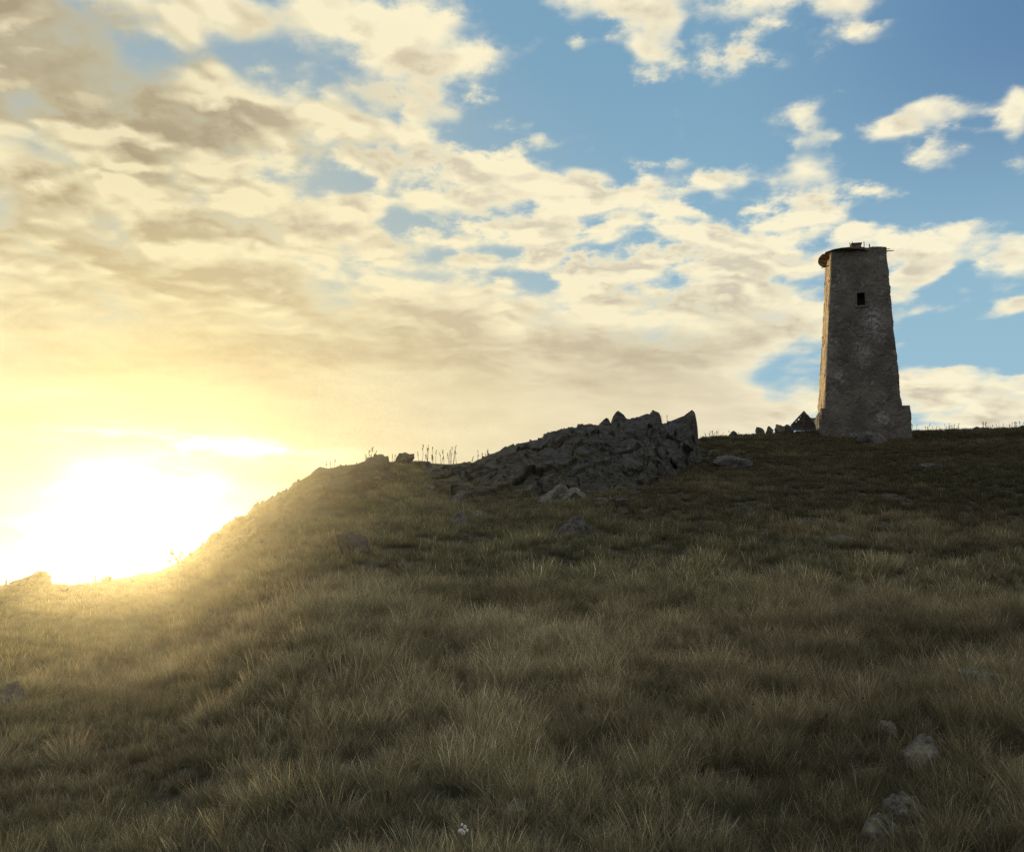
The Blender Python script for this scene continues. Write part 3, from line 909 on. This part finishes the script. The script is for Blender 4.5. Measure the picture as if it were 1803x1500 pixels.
edge_t = (gv_[:, 1] / max(Rg, 1e-3))
topv = pl.copy(); topv[:, 2] = zt + 0.10 + nz_ - 0.10 * edge_t ** 3
botv = pl.copy(); botv[:, 2] = zt - 0.12 + nz_ * 0.8 + 0.10 * edge_t ** 3
ff = grid_faces(na, nrad, wrap=True); off = na * nrad
ff2 = [tuple(reversed([q + off for q in f])) for f in ff]
rim = [((nrad - 1) * na + i, off + (nrad - 1) * na + i, off + (nrad - 1) * na + (i + 1) % na, (nrad - 1) * na + (i + 1) % na) for i in range(na)]
mesh_obj("gallery_slab", np.concatenate([topv, botv]) - T0, ff + ff2 + rim, M_SLAB, parent=tower)
# block, bars and beam ends left on the roof
def roof_pt(px, py, dep=0.5):
    P0 = A1 + AC * dep; d = ray(px, py); return d * ((P0 @ AC) / (d @ AC))
g = Geo(); lo = roof_pt(1500.5, 440, 0.5); hi = roof_pt(1516.5, 428.5, 0.5)
cc = (lo + hi) / 2; cc = cc + AC * 0.3; hw = abs((hi - lo) @ AB) / 2; hz = (hi[2] - lo[2]) / 2
g.box(cc, AB * hw, AC * 0.28, np.array([0, 0, hz]), 0.012)
g.box(cc + np.array([0, 0, hz + 0.02]), AB * (hw + 0.03), AC * 0.31, np.array([0, 0, 0.035]), 0.01)
mesh_obj("roof_block", np.array(g.v) - T0, g.f, M_WALL, parent=tower, attrs={"pale": np.zeros(len(g.v))})
for (pa, pb, w) in [((1497.6, 440), (1496.0, 427), 0.022), ((1521, 440), (1521.3, 425.5), 0.022), ((1531, 440), (1530.6, 430), 0.035), ((1500.3, 428), (1500.6, 425), 0.015)]:
    g = Geo(); p0 = roof_pt(*pa, 0.4); p1 = roof_pt(*pb, 0.4); g.tube([p0 - np.array([0, 0, .1]), (p0 + p1) / 2 + AB * 0.01, p1], [w, w * .9, w * .7], 6)
    mesh_obj("iron_bar", np.array(g.v) - T0, g.f, M_IRON, parent=tower)
for (pa, pb, w) in [((1550, 438.5), (1567, 438.6), 0.022), ((1552, 443), (1574, 441.3), 0.03)]:
    g = Geo(); p0 = roof_pt(*pa, 0.15); p1 = roof_pt(*pb, 0.15); g.tube([p0, (p0 + p1) / 2, p1], [w, w * 0.9, w * .6], 6)
    mesh_obj("beam_end", np.array(g.v) - T0, g.f, M_WOOD, parent=tower)
g = Geo(); p0 = roof_pt(1460, 468, 0.9); p1 = roof_pt(1446, 472, 0.9); g.tube([p0, p1], [0.04, 0.02], 6)
mesh_obj("beam_end", np.array(g.v) - T0, g.f, M_WOOD, parent=tower)
keep_out.append((T0[0], T0[1], 1.7))

# ------------------------------------------------------------------ broken timber gable beside the tower
TG = 50.5
gb0 = at(1414, 752, TG); gb0[2] = float(terrain(gb0[0], gb0[1]))
gable = empty("broken_gable", gb0)
tag(gable, "small dark triangular timber gable with gaps, half collapsed left of the tower", "timber frame")
def gp(px, py, dr=0.0): return at(px, py, TG + dr) - gb0
def plank(pa, pb, w, t, name, dr=0.0):
    a_, b_ = gp(*pa, dr), gp(*pb, dr); ax = (b_ - a_) / 2; u = ax / np.linalg.norm(ax)
    n = FW; up_ = np.cross(u, n); up_ /= np.linalg.norm(up_)
    g = Geo(); g.box((a_ + b_) / 2, ax, n * t / 2, up_ * w / 2, 0.006); return g.obj(name, M_WOOD, gable)
plank((1393, 749), (1416.5, 724.5), 0.075, 0.06, "rafter")
plank((1414.5, 724.5), (1434, 745), 0.075, 0.06, "rafter")
plank((1415.5, 727), (1416, 752), 0.06, 0.05, "post", 0.02)
for (xa, xb, y_) in [(1411, 1424, 731.5), (1407, 1429, 736), (1403, 1430, 740.8), (1398, 1432, 745), (1394, 1432, 749)]:
    plank((xa, y_), (xb, y_ + 0.3), 0.055, 0.03, "board", 0.05)
g = Geo(); pts = [gp(1415, 727, 0.09), gp(1431, 743, 0.09), gp(1436, 748, 0.09), gp(1437, 758, 0.09), gp(1392, 758, 0.09), gp(1397, 747, 0.09), gp(1403, 742, 0.09), gp(1406, 741, 0.09), gp(1408.5, 736, 0.09), gp(1412, 731, 0.09)]
pts2 = [p + FW * 0.03 for p in pts]; n5 = len(pts)
g.add(pts + pts2, [tuple(range(n5)), tuple(range(2 * n5 - 1, n5 - 1, -1))] + [(k, n5 + k, n5 + (k + 1) % n5, (k + 1) % n5) for k in range(n5)])
g.obj("panel", M_WOOD, gable)

# ------------------------------------------------------------------ small plants
def stalk_cluster(items, label, group=None, r_back=0.0, seed=0, name="seed_grass", thick=0.008):
    """items: (px, py_foot, py_tip, lean_px, head size m)"""
    g_ = np.random.default_rng(seed)
    b = [it for it in items]
    P0 = ground(np.mean([i[0] for i in b]), np.mean([i[1] for i in b]))
    root = empty(name, P0); tag(root, label, "seed grass", group)
    st = Geo(); hd = Geo()
    for (px, pf_, ptip, ln, hs) in items:
        G = ground(px, pf_); r0 = math.hypot(G[0], G[1]) + r_back
        a_ = at(px, pf_, r0); a_[2] = float(terrain(a_[0], a_[1])) - 0.03
        t_ = at(px + ln, ptip, r0); m_ = (a_ + t_) / 2 + L * (t_ - a_)[2] * g_.uniform(-.04, .04)
        st.tube([a_ - P0, m_ - P0, t_ - P0], [thick, thick * .8, thick * .5], 4)
        d_ = (t_ - m_); d_ /= np.linalg.norm(d_)
        for q in range(5):
            o_ = t_ - P0 - d_ * hs * (q * 0.55) + g_.normal(0, hs * 0.22, 3)
            e_ = d_ + g_.normal(0, 0.45, 3)
            hd.tube([o_ - e_ * hs * .5, o_, o_ + e_ * hs * .5], [hs * .06, hs * .26, hs * .04], 5)
    st.obj("stem", M_STALK, root); hd.obj("seed_head", M_SEED, root)
    return root


def rnd_items(x0, x1, n, foot, tip0, tip1, seed, hs=0.05):
    g_ = np.random.default_rng(seed); xs = g_.uniform(x0, x1, n)
    return [(x, foot, g_.uniform(tip0, tip1), g_.uniform(-4, 6), hs * g_.uniform(.7, 1.3)) for x in xs]

stalk_cluster([(577, 828, 813, -3, .05), (582, 828, 810, -1, .05), (588, 828, 808, 2, .05)], "three thin seed stalks on the skyline at the left end of the shoulder", seed=1)
stalk_cluster([(648, 818, 792, 3, .07), (650, 818, 788, 6, .06), (655, 818, 794, 8, .05), (644, 818, 800, 0, .05)], "tall dark seed stalks rising behind the squat skyline rock", seed=2)
stalk_cluster(rnd_items(690, 702, 4, 818, 800, 808, 3), "short stalks between the squat rock and the rounded rock on the skyline", seed=3)
stalk_cluster([(742, 820, 784, 3, .06), (737, 820, 796, -1, .05), (748, 820, 800, 2, .05)], "tallest single seed stalk on the skyline right of the rounded rock", seed=4)
stalk_cluster(rnd_items(752, 782, 10, 820, 786, 804, 5), "loose stand of seed stalks behind the long low skyline rock", seed=5)
stalk_cluster(rnd_items(784, 805, 8, 820, 783, 802, 6), "dense tuft of tall seed stalks at the middle of the skyline", seed=6)
stalk_cluster(rnd_items(830, 862, 9, 820, 790, 806, 7), "seed stalks standing against the sky beside the outcrop's left tip", seed=7)
stalk_cluster(rnd_items(1238, 1300, 14, 772, 756, 764, 8, .04), "fine stalks on the crest right of the outcrop's last pinnacle", seed=8)
stalk_cluster(rnd_items(1606, 1690, 22, 762, 745, 753, 9, .04), "fringe of stalks on the skyline right of the tower plinth", seed=9)
stalk_cluster(rnd_items(1720, 1800, 22, 760, 741, 749, 10, .04), "fringe of stalks on the skyline at the right edge", seed=10)
stalk_cluster(rnd_items(5, 40, 8, 1036, 1016, 1024, 12, .04), "short stalks on the low ridge at the left edge", seed=12)
stalk_cluster(rnd_items(120, 175, 12, 1034, 1010, 1020, 13, .04), "row of short stalks on the low ridge under the sun", seed=13)
stalk_cluster(rnd_items(1140, 1180, 4, 760, 722, 735, 14, .03), "few wisps of grass growing among the outcrop's pinnacles", seed=14)
# dark seed spikes in the foreground
for (px, pf_, pt_, ln, lab, sd) in [(1443, 1340, 1262, 8, "dark upright seed spike in the right foreground, tallest of the dark spikes", 21), (1258, 1330, 1300, 6, "dark drooping seed spike in the foreground left of the tallest one", 22),
                               (1232, 1390, 1348, 4, "dark seed spike lower in the foreground, nearest the bottom centre", 23), (1738, 1400, 1366, 2, "dark seed spike near the right edge by the foreground stones", 24)]:
    G = ground(px, pf_); stalk_cluster([(px, pf_, pt_, ln, .035), (px - 1, pf_, pt_ + 5, ln - 5, .028)], lab, seed=sd, thick=0.003)

# shrub on the skyline where the slope starts
SP = ground(318, 992); SP[2] = float(terrain(SP[0], SP[1]))
shrub = empty("small_shrub", SP); tag(shrub, "tiny crooked shrub with round leaves against the sun's glare", "shrub")
br = Geo(); lf = Geo(); r0 = math.hypot(SP[0], SP[1])
def sh(px, py): return at(px, py, r0) - SP
for pts in [[(322, 998), (312, 985), (303, 984), (299, 988)], [(314, 988), (306, 980), (302, 974)], [(322, 998), (318, 984), (320, 974)], [(326, 996), (330, 982), (335, 976)], [(303, 984), (302, 978)]]:
    p3 = [sh(*p) for p in pts]; br.tube(p3, list(np.linspace(0.022, 0.010, len(p3))), 5)
for (px, py, s_) in [(302, 973, .06), (305, 975, .04), (299, 988, .05), (320, 973, .05), (316, 981, .05), (335, 975, .05), (310, 984, .04), (326, 984, .05), (331, 986, .05), (313, 992, .05), (322, 990, .06), (338, 980, .04)]:
    v_, f_ = ico(2); lf.add(v_ * np.array([s_, s_ * .35, s_ * 1.2]) + sh(px, py), f_)
br.obj("branch", M_STALK, shrub); lf.obj("foliage", M_LEAF, shrub, True)

# white flower near the bottom edge
WP = ground(831, 1480); WP[2] = float(terrain(WP[0], WP[1]))
fl = empty("white_flower", WP); tag(fl, "tiny white flower with a few petals in the grass at the bottom centre", "flower")
g = Geo(); top = np.array(at(831, 1474, math.hypot(WP[0], WP[1]))) - WP; top = top - FW * 0.1 + np.array([0, 0, .06]); g.tube([(0, 0, -0.02), top * 0.5, top], [.003, .0025, .002], 5); g.obj("stem", M_STALK, fl)
g = Geo()
for (dx, dz, s_, w) in [(-.012, -.006, .016, 1), (.006, .012, .014, .6), (.016, -.004, .013, .6), (-.002, -.014, .016, .8), (-.008, .022, .010, .6)]:
    v_, f_ = ico(2); g.add(v_ * np.array([s_ * w, s_ * .3, s_ * .7]) + top + np.array([dx, -0.01, dz]), f_)
g.obj("petals", M_PETAL, fl, True)

# ------------------------------------------------------------------ grass
def tuft(seed, n, lmin, lmax, width, rad, spread, droop):
    """fan of thin bent blades; returns verts, faces, height attr, tint attr"""
    g_ = np.random.default_rng(seed); V = []; Fc = []; H = []; T = []
    for _ in range(n):
        a = g_.uniform(0, 2 * math.pi); rr = rad * math.sqrt(g_.uniform(0, 1))
        b = np.array([math.cos(a) * rr, math.sin(a) * rr, -0.02])
        a2 = a + g_.normal(0, 0.7); ln = g_.uniform(lmin, lmax) * (1 - 0.25 * rr / max(rad, 1e-6))
        lean = abs(g_.normal(0, spread)) + 0.35 * rr / rad * spread
        dr = droop * g_.uniform(0.3, 1.4)
        u = np.array([math.cos(a2), math.sin(a2), 0]); w = width * g_.uniform(0.6, 1.3)
        tw = g_.uniform(0, math.pi); side = np.array([math.cos(tw), math.sin(tw), 0]) * w / 2
        tint = g_.uniform(0, 1); p = b.copy(); o = len(V); seg = 4; th_ = lean
        for k in range(seg + 1):
            t = k / seg
            if k:
                th_ = th_ + dr / seg
                p = p + (u * math.sin(th_) + np.array([0, 0, math.cos(th_)])) * ln / seg
            if k < seg:
                V += [p - side * (1 - 0.55 * t), p + side * (1 - 0.55 * t)]; H += [t * ln / lmax] * 2; T += [tint] * 2
            else:
                V.append(p.copy()); H.append(ln / lmax); T.append(tint)
        for k in range(seg - 1):
            q = o + 2 * k; Fc.append((q, q + 1, q + 3, q + 2))
        q = o + 2 * (seg - 1); Fc.append((q, q + 1, q + 2))
    return np.array(V), Fc, H, T

VARS = [  # seed, blades, lmin, lmax, width, radius, spread, droop
    (1, 140, .10, .36, .0031, .10, .24, .5), (2, 140, .09, .30, .0030, .12, .36, .7), (3, 120, .12, .40, .0030, .09, .20, .6), (4, 140, .08, .25, .0031, .14, .32, .5), (5, 90, .14, .44, .0029, .09, .48, 1.0),
    (6, 85, .10, .32, .0068, .14, .28, .5), (7, 85, .09, .27, .0068, .16, .36, .5), (8, 75, .12, .36, .0068, .13, .24, .6), (9, 75, .08, .23, .0068, .17, .32, .5),
    (10, 9, .45, .70, .0028, .06, .16, .25), (11, 26, .08, .20, .013, .05, .75, .9)]      # seeding stalks; broad leaved weed
NEAR, FAR = [0, 1, 2, 3, 4], [5, 6, 7, 8]
allV, allF, allH, allT, allK = [], [], [], [], []
for k, a_ in enumerate(VARS):
    v_, f_, h_, t_ = tuft(*a_)
    if k == 9:                                     # small dark seed heads at the stalk tips
        hg = np.random.default_rng(77); tips = [q[-1] for q in f_ if len(q) == 3]
        v_ = v_.tolist(); h_ = list(h_); t_ = [0.5] * len(t_)
        for ti in tips:
            for q in range(4):
                c_ = np.array(v_[ti]) + np.array([0, 0, -0.012 * q]) + hg.normal(0, 0.004, 3); e_ = hg.normal(0, 1, 3); e_[2] = 1.5; e_ *= 0.011 / np.linalg.norm(e_)
                w_ = np.cross(e_, hg.normal(0, 1, 3)); w_ *= 0.0042 / np.linalg.norm(w_); o_ = len(v_)
                v_ += [(c_ - e_).tolist(), (c_ + w_).tolist(), (c_ + e_).tolist(), (c_ - w_).tolist()]; f_.append((o_, o_ + 1, o_ + 2, o_ + 3)); h_ += [0.55] * 4; t_ += [0.0] * 4
        v_ = np.array(v_)
    o = len(allV)
    allV += v_.tolist(); allF += [tuple(i + o for i in q) for q in f_]; allH += list(h_); allT += list(t_); allK += [k] * len(v_)
# scatter points
def scatter(r0, r1, dens, az0=-0.64, az1=0.64):
    n = int(dens * 0.5 * (az1 - az0) * (r1 * r1 - r0 * r0))
    r = np.sqrt(rng.uniform(r0 * r0, r1 * r1, n)); a = rng.uniform(az0, az1, n)
    return np.stack([r * np.sin(a), r * np.cos(a)], -1)
ptsA = np.concatenate([scatter(1.2, 12.0, 130), scatter(0.6, 9.0, 60, 0.64, 1.5), scatter(0.6, 9.0, 60, -1.5, -0.64), scatter(0.6, 3.0, 40, 1.5, 4.78)])
ptsB = np.concatenate([scatter(12.0, 62.0, 40), scatter(9.0, 62.0, 12, 0.64, 0.95), scatter(9.0, 62.0, 12, -0.95, -0.64)])
R_b, _ = ridge(np.arctan2(ptsB[:, 0], ptsB[:, 1])); ptsB = ptsB[np.hypot(ptsB[:, 0], ptsB[:, 1]) < R_b + 4.0]
XY = np.concatenate([ptsA, ptsB]); isnear = np.concatenate([np.ones(len(ptsA), bool), np.zeros(len(ptsB), bool)])
P3 = np.stack([XY[:, 0], XY[:, 1], 0 * XY[:, 0]], -1)
# patchiness: bare gaps, taller tussocks, dark and straw-coloured drifts
cl = fbm(P3 * 3.0, 3, 101); pa = fbm(P3 * 0.55, 3, 131); pb = fbm(P3 * 0.24, 3, 161)
keep = (rng.uniform(0, 1, len(XY)) < np.clip(1.0 + 0.6 * cl, 0.75, 1.0))
for (x_, y_, rad) in keep_out:
    dd = np.hypot(XY[:, 0] - x_, XY[:, 1] - y_); keep &= ~(dd < rad)
    # lower grass in front of stones
# keep grass off the crags
az_p = np.arctan2(XY[:, 0], XY[:, 1]); r_p = np.hypot(XY[:, 0], XY[:, 1])
for (front, relief, upx, au, rb2, rt2) in crag_surface:
    inside = (az_p > au.min()) & (az_p < au.max()) & (r_p > np.interp(az_p, au, rb2) + 0.8) & (r_p < np.interp(az_p, au, rt2) + 2)
    keep &= ~inside
XY, isnear, cl, pa, pb, r_p, az_p = (q[keep] for q in (XY, isnear, cl, pa, pb, r_p, az_p))
ZZ = terrain(XY[:, 0], XY[:, 1])
on_rock = np.zeros(len(XY))
for ci, (front, relief, upx, au, rb2, rt2) in enumerate(crag_surface):      # tufts rooted in the ledges
    nv_, nu_ = relief.shape
    jj = rng.integers(0, int(nv_ * 0.95), 6000 if ci == 0 else 4200); ii = rng.integers(4, nu_ - 4, len(jj)); q = front[jj, ii]
    t_ = jj / nv_
    patch = fbm(q * 0.8, 3, 210 + ci) * 1.1 + (0.60 - t_ * (1.0 if ci == 0 else 1.45)) + (0.25 * smooth(0.45, 0.9, ii / nu_) if ci == 0 else 0.42) - 0.9 * np.clip(relief[jj, ii], -0.3, 0.5)
    q = q[patch > (0.16 if ci == 0 else 0.33)]
    XY = np.concatenate([XY, q[:, :2]]); ZZ = np.concatenate([ZZ, q[:, 2] - 0.03]); on_rock = np.concatenate([on_rock, np.ones(len(q))])
    P3q = np.stack([q[:, 0], q[:, 1], 0 * q[:, 0]], -1)
    isnear = np.concatenate([isnear, np.zeros(len(q), bool)]); cl = np.concatenate([cl, fbm(P3q * 3.0, 3, 101) - 0.15]); pa = np.concatenate([pa, fbm(P3q * 0.55, 3, 131)]); pb = np.concatenate([pb, fbm(P3q * 0.24, 3, 161)])
az_p = np.arctan2(XY[:, 0], XY[:, 1]); r_p = np.hypot(XY[:, 0], XY[:, 1]); npt = len(XY)
R_p, _ = ridge(az_p)
upper_s = smooth(11, 24, r_p)
scale = (0.70 + 0.42 * np.clip(cl + 0.25, -0.4, 1) + rng.normal(0, 0.20, npt)) * (0.97 + 0.15 * pa)
scale = np.clip(scale, 0.35, 1.6) * (1 - 0.35 * smooth(0.88, 1.0, r_p / R_p))
left = smooth(-0.12, -0.36, az_p); scale *= 1 - 0.2 * left; scale *= 1 - 0.4 * on_rock; scale *= 1 - 0.22 * upper_s; scale *= 0.74 + 0.26 * smooth(4.0, 9.0, r_p)
kind = np.where(isnear, rng.integers(0, 5, npt), rng.integers(5, 9, npt))
odd = rng.uniform(0, 1, npt)
kind = np.where(isnear & (odd < 0.015), 9, kind); kind = np.where(isnear & (odd > 0.985), 10, kind)
upper = smooth(11, 24, r_p) * smooth(-0.22, 0.10, az_p)        # upper slope's shade painted into the tuft tint
tint = np.clip(0.76 - 0.52 * upper - 0.24 * smooth(0.0, 0.45, az_p) + 0.26 * smooth(0.1, -0.35, az_p) + (0.55 * pa + 0.50 * cl) * (1 - 0.45 * upper) + rng.normal(0, 0.12, npt), 0.10, 1.25)  # right side darkened for shade, left side brightened for sunlight, in the tint
green = np.clip(0.58 + 1.2 * pb + 0.5 * fbm(np.stack([XY[:, 0], XY[:, 1], 0 * XY[:, 0] + 9], -1) * 0.9, 2, 190) + rng.normal(0, 0.15, npt), 0, 1)
rot = np.stack([rng.normal(0, 0.10, npt), rng.normal(0, 0.10, npt), rng.uniform(0, 2 * math.pi, npt)], -1)
nt0 = len(allV)
me = bpy.data.meshes.new("grass")
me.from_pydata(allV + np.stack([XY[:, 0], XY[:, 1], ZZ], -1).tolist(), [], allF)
def put(name, typ, data):
    a = me.attributes.new(name, typ, 'POINT'); a.data.foreach_set("vector" if typ == 'FLOAT_VECTOR' else "value", np.asarray(data).ravel())
put("blade_height", 'FLOAT', np.concatenate([allH, np.zeros(npt)])); put("blade_tint", 'FLOAT', np.concatenate([allT, np.zeros(npt)]))
put("variant", 'INT', np.concatenate([allK, kind]).astype(np.int32)); put("is_point", 'INT', np.concatenate([np.zeros(nt0), np.ones(npt)]).astype(np.int32))
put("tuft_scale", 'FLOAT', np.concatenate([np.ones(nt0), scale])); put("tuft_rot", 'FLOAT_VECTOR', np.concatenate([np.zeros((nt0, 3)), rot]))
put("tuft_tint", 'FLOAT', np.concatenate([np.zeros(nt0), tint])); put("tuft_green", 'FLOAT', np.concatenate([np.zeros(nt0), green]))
me.materials.append(M_GRASS); me.update()
grass = bpy.data.objects.new("grass", me); COL.objects.link(grass)
tag(grass, "dry olive and straw coloured tussock grass covering the whole hillside", "grass", kind='stuff')
ng = bpy.data.node_groups.new("grass_scatter", 'GeometryNodeTree')
ng.interface.new_socket("Geometry", in_out='INPUT', socket_type='NodeSocketGeometry'); ng.interface.new_socket("Geometry", in_out='OUTPUT', socket_type='NodeSocketGeometry')
N = ng.nodes.new; Lk = ng.links.new
gi, go = N('NodeGroupInput'), N('NodeGroupOutput')
def named(nm, typ):
    n = N('GeometryNodeInputNamedAttribute'); n.data_type = typ; n.inputs[0].default_value = nm; return n.outputs[0]
def equal(sock, val):
    n = N('FunctionNodeCompare'); n.data_type = 'INT'; n.operation = 'EQUAL'
    Lk(sock, n.inputs[2]); n.inputs[3].default_value = val; return n.outputs[0]
sepp = N('GeometryNodeSeparateGeometry'); sepp.domain = 'POINT'
Lk(gi.outputs[0], sepp.inputs[0]); Lk(equal(named("is_point", 'INT'), 1), sepp.inputs[1])
g2i = N('GeometryNodeGeometryToInstance')
order = []
for k in range(len(VARS)):
    s2 = N('GeometryNodeSeparateGeometry'); s2.domain = 'POINT'
    Lk(sepp.outputs[1], s2.inputs[0]); Lk(equal(named("variant", 'INT'), k), s2.inputs[1]); order.append(s2)
for s2 in reversed(order):
    Lk(s2.outputs[0], g2i.inputs[0])
m2p = N('GeometryNodeMeshToPoints'); Lk(sepp.outputs[0], m2p.inputs[0])
iop = N('GeometryNodeInstanceOnPoints'); Lk(m2p.outputs[0], iop.inputs['Points']); Lk(g2i.outputs[0], iop.inputs['Instance'])
iop.inputs['Pick Instance'].default_value = True
Lk(named("variant", 'INT'), iop.inputs['Instance Index'])
e2r = N('FunctionNodeEulerToRotation'); Lk(named("tuft_rot", 'FLOAT_VECTOR'), e2r.inputs[0]); Lk(e2r.outputs[0], iop.inputs['Rotation'])
Lk(named("tuft_scale", 'FLOAT'), iop.inputs['Scale'])
Lk(iop.outputs[0], go.inputs[0])
md = grass.modifiers.new("scatter", 'NODES'); md.node_group = ng
print("grass tufts", npt, "tower W", Wb, Wt, "H", zt - zb, "Rg", Rg)

# ------------------------------------------------------------------ scattering volume added on the left to stand in for sun glare
HAZE = 1
if HAZE:
    M_HAZE, nt, out = new_mat("glare_haze")
    HR = np.array([20.0, 23.5, 7.6])
    vs = nt.nodes.new('ShaderNodeVolumeScatter'); vs.inputs['Color'].default_value = (0.27, 0.252, 0.160, 1)
    vs.inputs['Anisotropy'].default_value = 0.85
    mp = nt.nodes.new('ShaderNodeMapping'); mp.vector_type = 'TEXTURE'; mp.inputs['Scale'].default_value = tuple(HR); nt.links.new(texco('Object'), mp.inputs[0])
    dt = nt.nodes.new('ShaderNodeVectorMath'); dt.operation = 'DOT_PRODUCT'; nt.links.new(mp.outputs[0], dt.inputs[0]); nt.links.new(mp.outputs[0], dt.inputs[1])
    dens = S.m('MAXIMUM', 1.0 - S(dt.outputs['Value']), 0.0) * 0.0135        # thickest in the hollow, fading out to nothing
    nt.links.new(dens.s, vs.inputs['Density'])
    nt.links.new(vs.outputs[0], out.inputs['Volume'])
    v_, f_ = ico(4)
    hz = mesh_obj("added_haze", v_ * HR, f_, M_HAZE, smoothed=True, loc=(0, 0, 0)); hz.location = (-12.5, 23.0, -2.0); hz.rotation_euler = (0, 0, 0.22)
    tag(hz, "thin golden haze in the hollow under the sun", "added_haze", kind='structure')

# ------------------------------------------------------------------ render settings
scene.render.engine = 'CYCLES'
scene.cycles.use_denoising = True; scene.cycles.denoiser = 'OPENIMAGEDENOISE'; scene.cycles.denoising_input_passes = 'RGB_ALBEDO_NORMAL'; scene.cycles.denoising_prefilter = 'NONE'
scene.cycles.use_adaptive_sampling = True; scene.cycles.adaptive_threshold = 0.05; scene.cycles.adaptive_min_samples = 40
scene.cycles.max_bounces = 6; scene.cycles.diffuse_bounces = 2; scene.cycles.transmission_bounces = 3; scene.cycles.glossy_bounces = 2
scene.cycles.sample_clamp_indirect = 4.0; scene.cycles.volume_step_rate = 1.5; scene.cycles.volume_max_steps = 64
scene.view_settings.view_transform = 'Standard'; scene.view_settings.look = 'None'; scene.view_settings.exposure = 0; scene.view_settings.gamma = 1
